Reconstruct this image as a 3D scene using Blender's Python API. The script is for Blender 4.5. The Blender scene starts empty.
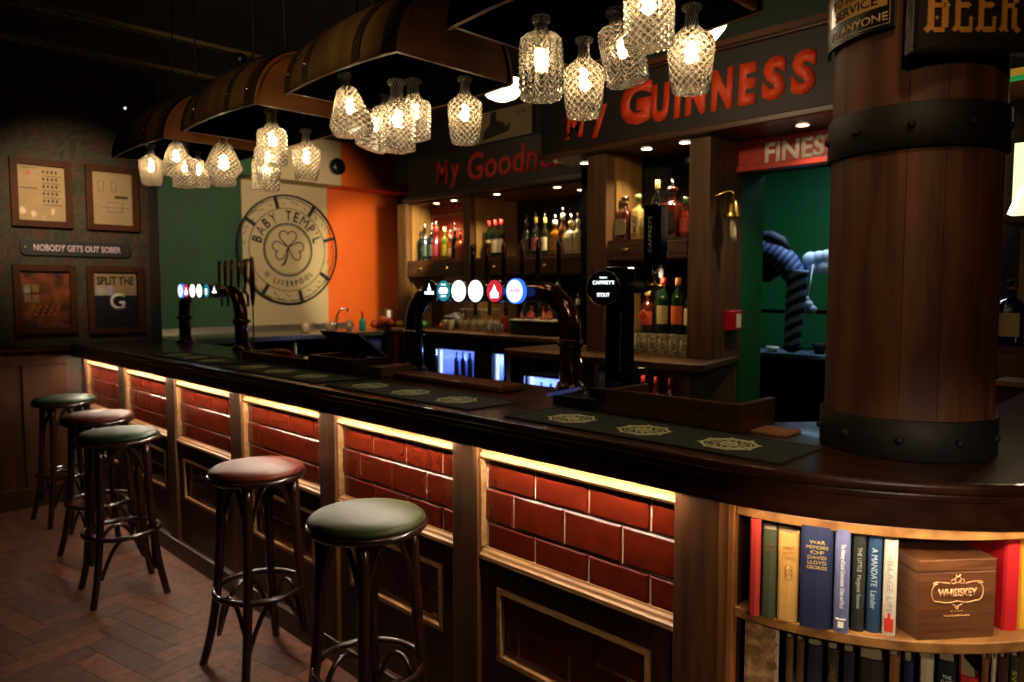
import bpy, bmesh, math, random
from mathutils import Vector, Matrix
PI = math.pi
R = math.radians
rnd = random.Random(7)
sc = bpy.context.scene
col = sc.collection

# ------------------------------------------------------------------ camera, world, exposure
cam_d = bpy.data.cameras.new('camera')
cam_d.sensor_width = 36.0
cam_d.lens = 731.0 / 1024.0 * 36.0
cam_d.clip_start = 0.02
cam_d.dof.use_dof = True
cam_d.dof.focus_distance = 2.1
cam_d.dof.aperture_fstop = 3.2
cam = bpy.data.objects.new('camera', cam_d)
col.objects.link(cam)
cam.location = (0, 0, 1.52)
cam.rotation_euler = (R(90 - 3.952), 0, R(-44.932))
sc.camera = cam

w = bpy.data.worlds.new('world')
sc.world = w
w.use_nodes = True
w.node_tree.nodes['Background'].inputs[0].default_value = (1.0, 0.72, 0.5, 1)
w.node_tree.nodes['Background'].inputs[1].default_value = 0.02

sc.view_settings.view_transform = 'Standard'
sc.view_settings.look = 'None'
sc.view_settings.gamma = 1.0
sc.view_settings.exposure = 0.0
sc.view_settings.use_curve_mapping = False
sc.cycles.use_denoising = True
sc.cycles.max_bounces = 8
sc.cycles.transparent_max_bounces = 24
sc.cycles.caustics_reflective = False
sc.cycles.caustics_refractive = False
sc.cycles.sample_clamp_indirect = 3.0


def lamp(name, kind, loc, power, color, size=0.1, target=None, spot=None, sy=None, blend=0.6):
    d = bpy.data.lights.new(name, kind)
    d.energy = power
    d.color = color
    if kind == 'AREA':
        d.size = size
        if sy:
            d.shape = 'RECTANGLE'
            d.size_y = sy
    else:
        d.shadow_soft_size = size
    if kind == 'SPOT':
        d.spot_size = R(spot or 60)
        d.spot_blend = blend
    o = bpy.data.objects.new(name, d)
    col.objects.link(o)
    o.location = loc
    if target is not None:
        v = Vector(target) - Vector(loc)
        o.rotation_euler = v.to_track_quat('-Z', 'Y').to_euler()
    return o


WARM = (1.0, 0.70, 0.40)
WARM2 = (1.0, 0.62, 0.30)
# unseen lamps on the customers' side; the bookcase and canopy ones are added fill
lamp('bookcase_fill_spot', 'SPOT', (-0.35, -1.1, 2.0), 130, (1.0, 0.80, 0.58), 0.06, (1.75, 0.42, 0.72), 26)  # added spot that brightens the books, set well below the ceiling
lamp('ceiling_spot_column', 'SPOT', (-0.2, -0.3, 2.5), 26, WARM2, 0.08, (1.75, 0.5, 1.9), 34)
lamp('ceiling_lamp_floor', 'SPOT', (-0.5, 2.9, 2.95), 5, WARM2, 0.3, (0.4, 3.2, 0), 70)
lamp('canopy_fill_lamp', 'SPOT', (-0.3, 1.2, 2.05), 75, WARM, 0.1, (1.3, 2.7, 2.5), 42)  # unseen low lamp added to light the canopy fronts
lamp('ceiling_lamp_counter', 'SPOT', (0.9, 0.1, 2.95), 34, WARM, 0.1, (1.75, 1.25, 1.15), 46)
lamp('ceiling_lamp_blue', 'SPOT', (-0.9, 2.0, 2.9), 20, (0.35, 0.35, 1.0), 0.2, (-0.1, 3.2, 0), 60)
lamp('wall_wash_pictures', 'SPOT', (1.2, 4.6, 2.6), 135, WARM, 0.05, (1.5, 6.0, 2.02), 58, blend=1.0)
# back bar and flag wall
lamp('flag_wash_orange', 'SPOT', (4.0, 5.0, 2.25), 190, (1.0, 0.78, 0.45), 0.05, (4.85, 7.2, 1.7), 48)
lamp('flag_wash_cream', 'SPOT', (3.3, 4.9, 2.5), 130, (1.0, 0.78, 0.5), 0.05, (3.5, 7.2, 1.95), 75)
lamp('kitchen_tube', 'AREA', (5.1, 2.0, 2.75), 26, (0.55, 0.75, 1.0), 0.7, (5.1, 2.0, 0), sy=0.2)
lamp('sign_wash_near', 'SPOT', (2.3, 2.0, 2.5), 24, WARM, 0.05, (3.47, 2.1, 2.5), 110)
lamp('sign_wash_far', 'SPOT', (3.3, 4.7, 2.9), 9, WARM, 0.05, (4.47, 4.7, 2.62), 110)


# ------------------------------------------------------------------ colours and materials
def lin(h):
    h = h.lstrip('#')
    out = []
    for i in (0, 2, 4):
        c = int(h[i:i + 2], 16) / 255.0
        out.append(c / 12.92 if c <= 0.04045 else ((c + 0.055) / 1.055) ** 2.4)
    return (out[0], out[1], out[2], 1.0)


def newmat(name):
    m = bpy.data.materials.new(name)
    m.use_nodes = True
    nt = m.node_tree
    return m, nt, nt.nodes['Principled BSDF']


def plain(name, c, rough=0.5, metal=0.0, coat=0.0, emit=None, es=0.0, c2=None, scale=12.0, bump=0.0, stretch=(1, 1, 1), alpha=None, trans=0.0, lo=0.35, hi=0.65, sheen=0.0):
    m, nt, p = newmat(name)
    p.inputs['Base Color'].default_value = lin(c)
    p.inputs['Roughness'].default_value = rough
    p.inputs['Metallic'].default_value = metal
    p.inputs['Coat Weight'].default_value = coat
    p.inputs['Transmission Weight'].default_value = trans
    if sheen:
        p.inputs['Sheen Weight'].default_value = sheen
    if alpha is not None:
        p.inputs['Alpha'].default_value = alpha
    if emit:
        p.inputs['Emission Color'].default_value = lin(emit)
        p.inputs['Emission Strength'].default_value = es
    tc = nt.nodes.new('ShaderNodeTexCoord')
    mp = nt.nodes.new('ShaderNodeMapping')
    mp.inputs['Scale'].default_value = stretch
    nz = nt.nodes.new('ShaderNodeTexNoise')
    nz.inputs['Scale'].default_value = scale
    nz.inputs['Detail'].default_value = 5
    nt.links.new(tc.outputs['Object'], mp.inputs[0])
    nt.links.new(mp.outputs[0], nz.inputs['Vector'])
    rp = nt.nodes.new('ShaderNodeValToRGB')
    rp.color_ramp.elements[0].position = lo
    rp.color_ramp.elements[1].position = hi
    a = lin(c)
    b = lin(c2) if c2 else tuple(min(1, x * 1.12) for x in a[:3]) + (1,)
    rp.color_ramp.elements[0].color = a
    rp.color_ramp.elements[1].color = b
    nt.links.new(nz.outputs['Fac'], rp.inputs[0])
    nt.links.new(rp.outputs[0], p.inputs['Base Color'])
    if bump:
        bp = nt.nodes.new('ShaderNodeBump')
        bp.inputs['Strength'].default_value = bump
        bp.inputs['Distance'].default_value = 0.01
        nt.links.new(nz.outputs['Fac'], bp.inputs['Height'])
        nt.links.new(bp.outputs[0], p.inputs['Normal'])
    return m


def wood(name, c, c2, axis='z', rough=0.4, scale=9.0, coat=0.2, bump=0.15):
    s = {'x': (0.08, 1, 1), 'y': (1, 0.08, 1), 'z': (1, 1, 0.08)}[axis]
    return plain(name, c, rough, 0, coat, c2=c2, scale=scale, bump=bump, stretch=tuple(v * 3 for v in s))


def emis(name, c, strength):
    m, nt, p = newmat(name)
    e = nt.nodes.new('ShaderNodeEmission')
    e.inputs[0].default_value = lin(c) if isinstance(c, str) else (*c, 1)
    e.inputs[1].default_value = strength
    nt.links.new(e.outputs[0], nt.nodes['Material Output'].inputs[0])
    return m


def cutglass(name, tex='voronoi', scale=60.0, warm='#fff0d8'):
    m, nt, p = newmat(name)
    nt.nodes.remove(p)
    out = nt.nodes['Material Output']
    tc = nt.nodes.new('ShaderNodeTexCoord')
    sx = nt.nodes.new('ShaderNodeSeparateXYZ')
    nt.links.new(tc.outputs['Object'], sx.inputs[0])

    def mth(op, a, c=None):
        n = nt.nodes.new('ShaderNodeMath')
        n.operation = op
        for i_, q in enumerate((a, c)):
            if q is None:
                continue
            if isinstance(q, (int, float)):
                n.inputs[i_].default_value = q
            else:
                nt.links.new(q, n.inputs[i_])
        return n.outputs[0]
    ang = mth('MULTIPLY', mth('ARCTAN2', sx.outputs[1], sx.outputs[0]), 8.0 if tex == 'voronoi' else 12.0)
    zz = mth('MULTIPLY', sx.outputs[2], 150.0 if tex == 'voronoi' else 200.0)
    if tex == 'voronoi':
        h = mth('MULTIPLY', mth('ABSOLUTE', mth('SINE', mth('ADD', ang, zz))), mth('ABSOLUTE', mth('SINE', mth('SUBTRACT', ang, zz))))
    else:
        tri = mth('ABSOLUTE', mth('SINE', mth('MULTIPLY', ang, 0.5)))
        h = mth('ABSOLUTE', mth('SINE', mth('ADD', zz, mth('MULTIPLY', tri, 4.0))))
    b = nt.nodes.new('ShaderNodeBump')
    b.inputs['Strength'].default_value = 0.7
    b.inputs['Distance'].default_value = 0.004
    nt.links.new(h, b.inputs['Height'])
    tr = nt.nodes.new('ShaderNodeBsdfTransparent')
    tr.inputs[0].default_value = (0.93, 0.92, 0.9, 1)
    tl = nt.nodes.new('ShaderNodeBsdfTranslucent')
    tl.inputs[0].default_value = lin(warm)
    gl = nt.nodes.new('ShaderNodeBsdfGlossy')
    gl.inputs['Roughness'].default_value = 0.12
    rf = nt.nodes.new('ShaderNodeBsdfRefraction')
    rf.inputs['IOR'].default_value = 1.25
    rf.inputs['Roughness'].default_value = 0.2
    for n in (tl, gl, rf):
        nt.links.new(b.outputs[0], n.inputs['Normal'])
    lw = nt.nodes.new('ShaderNodeLayerWeight')
    lw.inputs[0].default_value = 0.35
    nt.links.new(b.outputs[0], lw.inputs['Normal'])
    m1 = nt.nodes.new('ShaderNodeMixShader')
    m1.inputs[0].default_value = 0.25
    nt.links.new(tr.outputs[0], m1.inputs[1])
    nt.links.new(rf.outputs[0], m1.inputs[2])
    m2 = nt.nodes.new('ShaderNodeMixShader')
    rp = nt.nodes.new('ShaderNodeMapRange')
    rp.inputs['From Min'].default_value = 0.0
    rp.inputs['From Min'].default_value = 0.05
    rp.inputs['From Max'].default_value = 0.45
    rp.inputs['To Min'].default_value = 0.55
    rp.inputs['To Max'].default_value = 0.10
    nt.links.new(h, rp.inputs[0])
    nt.links.new(rp.outputs[0], m2.inputs[0])
    nt.links.new(m1.outputs[0], m2.inputs[1])
    nt.links.new(tl.outputs[0], m2.inputs[2])
    m3 = nt.nodes.new('ShaderNodeMixShader')
    nt.links.new(lw.outputs['Fresnel'], m3.inputs[0])
    nt.links.new(m2.outputs[0], m3.inputs[1])
    nt.links.new(gl.outputs[0], m3.inputs[2])
    nt.links.new(m3.outputs[0], out.inputs[0])
    return m


def thinglass(name, tint=(0.9, 0.93, 0.9)):
    m, nt, p = newmat(name)
    nt.nodes.remove(p)
    tr = nt.nodes.new('ShaderNodeBsdfTransparent')
    tr.inputs[0].default_value = (*tint, 1)
    gl = nt.nodes.new('ShaderNodeBsdfGlossy')
    gl.inputs['Roughness'].default_value = 0.05
    lw = nt.nodes.new('ShaderNodeLayerWeight')
    lw.inputs[0].default_value = 0.4
    mx = nt.nodes.new('ShaderNodeMixShader')
    nt.links.new(lw.outputs['Facing'], mx.inputs[0])
    nt.links.new(tr.outputs[0], mx.inputs[1])
    nt.links.new(gl.outputs[0], mx.inputs[2])
    nt.links.new(mx.outputs[0], nt.nodes['Material Output'].inputs[0])
    return m


def island_mat(name, c, c2, rough, coat=0.0, bump=0.1, axis=(1, 1, 1), scale=20, lo_=0.62, hi_=1.3):
    """colour varies board by board (each loose island its own tone)"""
    m = plain(name, c, rough, 0, coat, c2=c2, scale=scale, bump=bump, stretch=axis)
    nt = m.node_tree
    p = nt.nodes['Principled BSDF']
    g = nt.nodes.new('ShaderNodeNewGeometry')
    mr = nt.nodes.new('ShaderNodeMapRange')
    mr.inputs['To Min'].default_value = lo_
    mr.inputs['To Max'].default_value = hi_
    nt.links.new(g.outputs['Random Per Island'], mr.inputs[0])
    mx = nt.nodes.new('ShaderNodeVectorMath')
    mx.operation = 'SCALE'
    src = p.inputs['Base Color'].links[0].from_socket
    nt.links.new(src, mx.inputs[0])
    nt.links.new(mr.outputs[0], mx.inputs['Scale'])
    nt.links.new(mx.outputs[0], p.inputs['Base Color'])
    return m


def wallpaper_mat(name):
    m, nt, p = newmat(name)
    tc = nt.nodes.new('ShaderNodeTexCoord')
    v = nt.nodes.new('ShaderNodeTexVoronoi')
    v.inputs['Scale'].default_value = 9
    n = nt.nodes.new('ShaderNodeTexNoise')
    n.inputs['Scale'].default_value = 4.2
    n.inputs['Detail'].default_value = 6
    n.inputs['Distortion'].default_value = 2.2
    nt.links.new(tc.outputs['Object'], n.inputs[0])
    nt.links.new(n.outputs['Color'], v.inputs['Vector'])
    v.inputs['Scale'].default_value = 6
    rp = nt.nodes.new('ShaderNodeValToRGB')
    cr = rp.color_ramp
    cr.elements[0].position = 0.0
    cr.elements[0].color = lin('#20261a')
    cr.elements[1].position = 1.0
    cr.elements[1].color = lin('#5c4a2c')
    for pos, c in ((0.36, '#141b10'), (0.44, '#484228'), (0.5, '#19130c'), (0.56, '#582414'), (0.66, '#1a2214')):
        e = cr.elements.new(pos)
        e.color = lin(c)
    nt.links.new(n.outputs['Fac'], rp.inputs[0])
    mix = nt.nodes.new('ShaderNodeMix')
    mix.data_type = 'RGBA'
    mix.inputs[0].default_value = 0.5
    rp2 = nt.nodes.new('ShaderNodeValToRGB')
    rp2.color_ramp.elements[0].color = lin('#463b24')
    rp2.color_ramp.elements[1].color = lin('#1c2016')
    rp2.color_ramp.elements[1].position = 0.5
    nt.links.new(v.outputs['Distance'], rp2.inputs[0])
    nt.links.new(rp.outputs[0], mix.inputs[6])
    nt.links.new(rp2.outputs[0], mix.inputs[7])
    nt.links.new(mix.outputs[2], p.inputs['Base Color'])
    p.inputs['Roughness'].default_value = 0.75
    return m


D = {}
D['counter'] = wood('dark_varnished_oak', '#2c150a', '#44220f', 'y', 0.3, 9, 0.35, 0.06)
D['darkwood'] = wood('dark_stained_wood', '#2b170c', '#3b2212', 'z', 0.45, 9, 0.1)
D['post'] = wood('bar_post_wood', '#341c0d', '#573418', 'z', 0.42, 11, 0.1)
D['trim'] = wood('oak_moulding', '#77522f', '#9a7248', 'y', 0.38, 11, 0.2)
D['shelfwood'] = wood('bookshelf_oak', '#6e4826', '#9c6e3a', 'x', 0.42, 8, 0.15)
D['shelfpost'] = wood('bookshelf_post_oak', '#7a4a22', '#9a6432', 'z', 0.42, 9, 0.15)
D['backwood'] = wood('back_bar_wood', '#472d15', '#644421', 'z', 0.55, 9, 0.0)
D['backwood_y'] = wood('back_bar_rail_wood', '#3d2312', '#55341b', 'y', 0.42, 9, 0.15)
D['pine'] = wood('light_panel_wood', '#7a5a2e', '#93713c', 'z', 0.5, 6, 0.05)
D['board'] = wood('serving_board_wood', '#5a2c14', '#7a4221', 'y', 0.4, 9, 0.1)
D['tile'] = plain('oxblood_glazed_tile', '#451004', 0.26, 0, 0.15, c2='#511506', scale=18, bump=0.03)
D['grout'] = plain('pale_grout', '#a8927e', 0.8)
D['backtile'] = plain('red_brick_tile', '#8a2410', 0.6, 0, 0.0, c2='#a03216', scale=9)
D['stave'] = island_mat('column_stave_wood', '#43230f', '#74451f', 0.62, 0.0, 0.3, (2.5, 2.5, 0.35), 7, 0.85, 1.12)
D['iron'] = plain('blackened_iron', '#1a1511', 0.62, 0.4, c2='#231d18', scale=30, bump=0.1)
D['iron_canopy'] = plain('dark_hoop_iron', '#352717', 0.5, 0.3, c2='#44321d', scale=30, bump=0.1)
D['barrel'] = plain('barrel_stave_wood', '#6d5228', 0.5, 0, 0.1, c2='#43301a', scale=7, bump=0.1, stretch=(0.3, 1.6, 0.3))
D['barrelhead'] = plain('barrel_head_wood', '#7c4a1e', 0.5, 0, 0.05, c2='#563314', scale=5, bump=0.1, stretch=(0.5, 1, 3))
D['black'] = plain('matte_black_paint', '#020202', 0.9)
D['blackp'] = plain('black_plastic', '#0b0b0c', 0.35, c2='#101012')
D['blackg'] = plain('gloss_black_enamel', '#080708', 0.12, 0, 0.8)
D['floor'] = island_mat('herringbone_oak_floor', '#4a2711', '#683a1d', 0.6, 0.0, 0.12, (1, 1, 1), 25, 0.6, 1.35)
D['wallpaper'] = wallpaper_mat('dark_floral_wallpaper')
D['green'] = plain('green_wall_paint', '#0f3d1a', 0.7, c2='#12431e', scale=4)
D['bandgreen'] = plain('dark_band_green', '#12281a', 0.7)
D['doorgreen'] = plain('door_green_paint', '#17592a', 0.5, c2='#1a6030', scale=4)
D['cream'] = plain('cream_wall_paint', '#b7a47c', 0.75, c2='#bca983', scale=4)
D['orange'] = plain('orange_wall_paint', '#d45a0c', 0.65, c2='#da600f', scale=4)
D['darkwall'] = plain('dark_wall_paint', '#1a130e', 0.8, c2='#221912', scale=6)
D['ceiling'] = plain('black_ceiling_paint', '#0b0909', 0.9)
D['signblack'] = plain('sign_board_black', '#1b1712', 0.6, c2='#211b15', scale=6)
D['signred'] = plain('sign_letter_red', '#de421a', 0.55, c2='#e64c22')
D['signred2'] = plain('faded_letter_red', '#b82a12', 0.6, c2='#c23016')
D['boardred'] = plain('red_sign_board', '#a81c0c', 0.4, c2='#b82410')
D['white'] = plain('white_letter_paint', '#f6f0e4', 0.6)
D['steel'] = plain('brushed_steel', '#9a958c', 0.3, 0.9, c2='#b0aaa0', scale=40, bump=0.03, stretch=(0.1, 1, 1))
D['chrome'] = plain('chrome', '#c0b8b0', 0.15, 1.0)
D['brass'] = plain('polished_brass', '#d8b468', 0.25, 1.0)
D['darkchrome'] = plain('dark_bronze_tube', '#4e2a1e', 0.14, 0.7, 0.6, c2='#5a3020', scale=5)
D['mat'] = plain('rubber_bar_mat', '#262b20', 0.75, c2='#2e3326', scale=90, bump=0.1)
D['matgreen'] = plain('mat_print_green', '#dcdeac', 0.7, c2='#d0d29c')
D['bent'] = plain('dark_bentwood', '#1d0d08', 0.25, 0, 0.5, c2='#2a140c', scale=12)
D['seatgreen'] = plain('green_leather', '#2c3012', 0.5, 0, 0.0, c2='#343816', scale=30, bump=0.03)
D['seatgreen2'] = plain('bottle_green_leather', '#14220f', 0.5, 0, 0.0, c2='#182a14', scale=30, bump=0.06)
D['seatred'] = plain('oxblood_leather', '#4a180a', 0.5, 0, 0.0, c2='#561e0d', scale=30, bump=0.06)
D['seatred2'] = plain('chestnut_leather', '#3a1108', 0.5, 0, 0.0, c2='#44160a', scale=30, bump=0.06)
for k_ in ('seatgreen', 'seatgreen2', 'seatred', 'seatred2'):
    D[k_].node_tree.nodes['Principled BSDF'].inputs['Specular IOR Level'].default_value = 0.18
D['bulb'] = emis('warm_filament', (1.0, 0.70, 0.36), 42)
D['led'] = emis('warm_led_tape', (1.0, 0.84, 0.64), 330)
D['led_soft'] = emis('warm_led_tape_curved', (1.0, 0.78, 0.52), 165)
D['downlight'] = emis('downlight_lens', (1.0, 0.78, 0.5), 9)
D['bowl'] = emis('frosted_lamp_glass', (1.0, 0.80, 0.52), 5)
D['fridge'] = emis('fridge_led_blue', (0.18, 0.28, 1.0), 3.2)
D['fridgew'] = emis('fridge_led_white', (0.55, 0.75, 1.0), 3.0)
D['glassV'] = cutglass('cut_glass_diamond', 'voronoi', 75)
D['glassW'] = cutglass('cut_glass_swirl', 'wave', 28)
D['glassT'] = thinglass('clear_thin_glass')
D['picglass'] = thinglass('picture_glass', (0.97, 0.97, 0.97))
D['frame'] = wood('picture_frame_wood', '#331a0c', '#44240f', 'z', 0.6, 9, 0.0)
D['frame'].node_tree.nodes['Principled BSDF'].inputs['Specular IOR Level'].default_value = 0.15
D['paper'] = plain('aged_paper', '#b09a78', 0.8, c2='#a58e6c', scale=8)
D['ink'] = plain('printed_ink', '#3a3028', 0.8)
D['inkblack'] = plain('black_ink', '#0d0b0a', 0.7)
D['poster2'] = plain('dark_navy_print', '#0f1118', 0.6, c2='#161420')


D['black'].node_tree.nodes['Principled BSDF'].inputs['Specular IOR Level'].default_value = 0.02


# ------------------------------------------------------------------ mesh helpers
class MB:
    def __init__(s):
        s.bm = bmesh.new()
        s.mi = 0

    def _faces(s, fs):
        for f in fs:
            f.material_index = s.mi

    def box(s, x0, x1, y0, y1, z0, z1):
        vs = [s.bm.verts.new(p) for p in ((x0, y0, z0), (x1, y0, z0), (x1, y1, z0), (x0, y1, z0), (x0, y0, z1), (x1, y0, z1), (x1, y1, z1), (x0, y1, z1))]
        s._faces([s.bm.faces.new([vs[i] for i in q]) for q in ((3, 2, 1, 0), (4, 5, 6, 7), (0, 1, 5, 4), (1, 2, 6, 5), (2, 3, 7, 6), (3, 0, 4, 7))])
        return s

    def obox(s, c, ax, ay, az, hx, hy, hz):
        """oriented box: centre, unit axes and half sizes"""
        c = Vector(c); ax = Vector(ax).normalized(); ay = Vector(ay).normalized(); az = Vector(az).normalized()
        vs = []
        for k in (-1, 1):
            for i, j in ((-1, -1), (1, -1), (1, 1), (-1, 1)):
                vs.append(s.bm.verts.new(c + ax * hx * i + ay * hy * j + az * hz * k))
        s._faces([s.bm.faces.new([vs[i] for i in q]) for q in ((3, 2, 1, 0), (4, 5, 6, 7), (0, 1, 5, 4), (1, 2, 6, 5), (2, 3, 7, 6), (3, 0, 4, 7))])
        return s

    def prism(s, pts, a, b, plane='xy'):
        def P(u, v, t):
            return {'xy': (u, v, t), 'xz': (u, t, v), 'yz': (t, u, v)}[plane]
        lo = [s.bm.verts.new(P(u, v, a)) for u, v in pts]
        hi = [s.bm.verts.new(P(u, v, b)) for u, v in pts]
        n = len(pts)
        fs = [s.bm.faces.new(lo[::-1]), s.bm.faces.new(hi)]
        for i in range(n):
            fs.append(s.bm.faces.new([lo[i], lo[(i + 1) % n], hi[(i + 1) % n], hi[i]]))
        s._faces(fs)
        return s

    def lathe(s, prof, cx=0, cy=0, cz=0, seg=24, smooth=True, square=False, facet=0, M=None, caps=True):
        rings = []
        for r, z in prof:
            ring = []
            for k in range(seg):
                a = 2 * PI * (k + 0.5) / seg
                rr = max(r, 1e-5)
                x, y = rr * math.cos(a), rr * math.sin(a)
                if square:
                    q = 1.0 / max(abs(math.cos(a)), abs(math.sin(a)))
                    q = 1 + (min(q, 1.28) - 1)
                    x *= q; y *= q
                p = Vector((x + cx, y + cy, z + cz))
                if M is not None:
                    p = M @ p
                ring.append(s.bm.verts.new(p))
            rings.append(ring)
        fs = []
        for i in range(len(rings) - 1):
            for k in range(seg):
                f = s.bm.faces.new([rings[i][k], rings[i][(k + 1) % seg], rings[i + 1][(k + 1) % seg], rings[i + 1][k]])
                f.smooth = smooth
                fs.append(f)
        if caps and prof[0][0] > 1e-4:
            fs.append(s.bm.faces.new(rings[0][::-1]))
        if caps and prof[-1][0] > 1e-4:
            fs.append(s.bm.faces.new(rings[-1]))
        s._faces(fs)
        return s

    def tube(s, pts, r, seg=10, closed=False, caps=True):
        pts = [Vector(p) for p in pts]
        n = len(pts)
        rs = r if isinstance(r, (list, tuple)) else [r] * n
        rings = []
        up = None
        for i, p in enumerate(pts):
            if closed:
                t = (pts[(i + 1) % n] - pts[i - 1]).normalized()
            else:
                t = (pts[min(i + 1, n - 1)] - pts[max(i - 1, 0)]).normalized()
            if up is None:
                up = Vector((0, 0, 1)) if abs(t.z) < 0.9 else Vector((1, 0, 0))
            a = t.cross(up)
            if a.length < 1e-6:
                a = t.cross(Vector((0, 1, 0)))
            a.normalize()
            b = a.cross(t).normalized()
            up = b
            rings.append([s.bm.verts.new(p + (a * math.cos(2 * PI * k / seg) + b * math.sin(2 * PI * k / seg)) * rs[i]) for k in range(seg)])
        fs = []
        m = n if closed else n - 1
        for i in range(m):
            for k in range(seg):
                f = s.bm.faces.new([rings[i][k], rings[i][(k + 1) % seg], rings[(i + 1) % n][(k + 1) % seg], rings[(i + 1) % n][k]])
                f.smooth = True
                fs.append(f)
        if not closed and caps:
            fs.append(s.bm.faces.new(rings[0][::-1]))
            fs.append(s.bm.faces.new(rings[-1]))
        s._faces(fs)
        return s

    def torus(s, c, R_, r, seg=36, tseg=8, axis='z'):
        pts = []
        for k in range(seg):
            a = 2 * PI * k / seg
            u, v = R_ * math.cos(a), R_ * math.sin(a)
            pts.append({'z': (c[0] + u, c[1] + v, c[2]), 'x': (c[0], c[1] + u, c[2] + v), 'y': (c[0] + u, c[1], c[2] + v)}[axis])
        return s.tube(pts, r, tseg, closed=True)

    def ball(s, c, r, sx=1, sy=1, sz=1, seg=16):
        res = bmesh.ops.create_uvsphere(s.bm, u_segments=seg, v_segments=max(8, seg // 2), radius=r)
        for v in res['verts']:
            v.co = Vector((v.co.x * sx + c[0], v.co.y * sy + c[1], v.co.z * sz + c[2]))
            for f in v.link_faces:
                f.material_index = s.mi
                f.smooth = True
        return s

    def build(s, name, mats, parent=None, world=False, bevel=0.0, bseg=2, sub=0, recalc=True):
        if recalc:
            bmesh.ops.recalc_face_normals(s.bm, faces=s.bm.faces)
        me = bpy.data.meshes.new(name)
        s.bm.to_mesh(me)
        s.bm.free()
        if not isinstance(mats, (list, tuple)):
            mats = [mats]
        for m in mats:
            me.materials.append(D[m] if isinstance(m, str) else m)
        o = bpy.data.objects.new(name, me)
        col.objects.link(o)
        if parent is not None:
            o.parent = parent
            if world:
                off = wloc(parent)
                for v in me.vertices:
                    v.co -= off
        if bevel:
            b = o.modifiers.new('bevel', 'BEVEL')
            b.width = bevel
            b.segments = bseg
            b.limit_method = 'ANGLE'
            b.angle_limit = R(40)
        if sub:
            q = o.modifiers.new('sub', 'SUBSURF')
            q.levels = sub
            q.render_levels = sub
        return o


def wloc(o):
    v = Vector((0, 0, 0))
    while o is not None:
        v = v + Vector(o.location)
        o = o.parent
    return v


def tag(o, label=None, cat=None, group=None, kind=None):
    if label: o['label'] = label
    if cat: o['category'] = cat
    if group: o['group'] = group
    if kind: o['kind'] = kind
    return o


def thing(name, label, cat, loc=(0, 0, 0), rz=0.0, group=None):
    o = bpy.data.objects.new(name, None)
    o.empty_display_size = 0.05
    col.objects.link(o)
    o.location = loc
    o.rotation_euler = (0, 0, rz)
    return tag(o, label, cat, group)


def struct(o):
    o['kind'] = 'structure'
    return o


def copy_tree(o, parent=None):
    c = o.copy()
    col.objects.link(c)
    if parent is not None:
        c.parent = parent
        c.matrix_parent_inverse = o.matrix_parent_inverse.copy()
    for ch in list(o.children):
        copy_tree(ch, c)
    return c


def text_mesh(body, wdt, hgt, depth=0.002, offset=0.0, shear=0.0, space=1.0):
    cu = bpy.data.curves.new('t', 'FONT')
    cu.body = body
    cu.size = 1.0
    cu.offset = offset
    cu.shear = shear
    cu.space_character = space
    cu.align_x = 'LEFT'
    cu.resolution_u = 3
    o = bpy.data.objects.new('t', cu)
    col.objects.link(o)
    dg = bpy.context.evaluated_depsgraph_get()
    me = bpy.data.meshes.new_from_object(o.evaluated_get(dg))
    bpy.data.objects.remove(o)
    bpy.data.curves.remove(cu)
    xs = [v.co.x for v in me.vertices]; ys = [v.co.y for v in me.vertices]
    x0, x1, y0, y1 = min(xs), max(xs), min(ys), max(ys)
    for v in me.vertices:
        v.co.x = (v.co.x - (x0 + x1) / 2) / (x1 - x0) * wdt
        v.co.y = (v.co.y - (y0 + y1) / 2) / (y1 - y0) * hgt
        v.co.z = 0
    bm = bmesh.new()
    bm.from_mesh(me)
    r = bmesh.ops.extrude_face_region(bm, geom=list(bm.faces))
    for g in r['geom']:
        if isinstance(g, bmesh.types.BMVert):
            g.co.z += depth
    bmesh.ops.recalc_face_normals(bm, faces=bm.faces)
    bm.to_mesh(me)
    bm.free()
    return me


AX = {'nx': ((0, -1, 0), (0, 0, 1)), 'ny': ((1, 0, 0), (0, 0, 1)), 'up_nx': ((0, -1, 0), (1, 0, 0))}


def put_text(name, body, wdt, hgt, mat, parent, loc, facing='nx', depth=0.002, offset=0.0, shear=0.0, space=1.0, bend=None, slope=0.0):
    """lettering as geometry; loc is the world centre"""
    me = text_mesh(body, wdt, hgt, depth, offset, shear, space)
    me.name = name
    right, up = AX[facing] if isinstance(facing, str) else facing
    right = Vector(right).normalized(); up = Vector(up).normalized()
    nrm = right.cross(up)
    off = wloc(parent) if parent is not None else Vector((0, 0, 0))
    base = Vector(loc)
    for v in me.vertices:
        x, y, z = v.co
        v.co = base + right * x + up * (y + slope * x) + nrm * z - off
        if bend:
            cx, cy, rr, a0 = bend
            a = a0 + x / rr
            v.co = Vector((cx + (rr + z) * math.cos(a), cy + (rr + z) * math.sin(a), base.z + y)) - off
    me.materials.append(D[mat] if isinstance(mat, str) else mat)
    o = bpy.data.objects.new(name, me)
    col.objects.link(o)
    if parent is not None:
        o.parent = parent
    return o


def arc(cx, cy, r, a0, a1, n):
    return [(cx + r * math.cos(R(a0 + (a1 - a0) * i / n)), cy + r * math.sin(R(a0 + (a1 - a0) * i / n))) for i in range(n + 1)]


# ------------------------------------------------------------------ the room
CZ = 3.1
b = MB()
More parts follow.
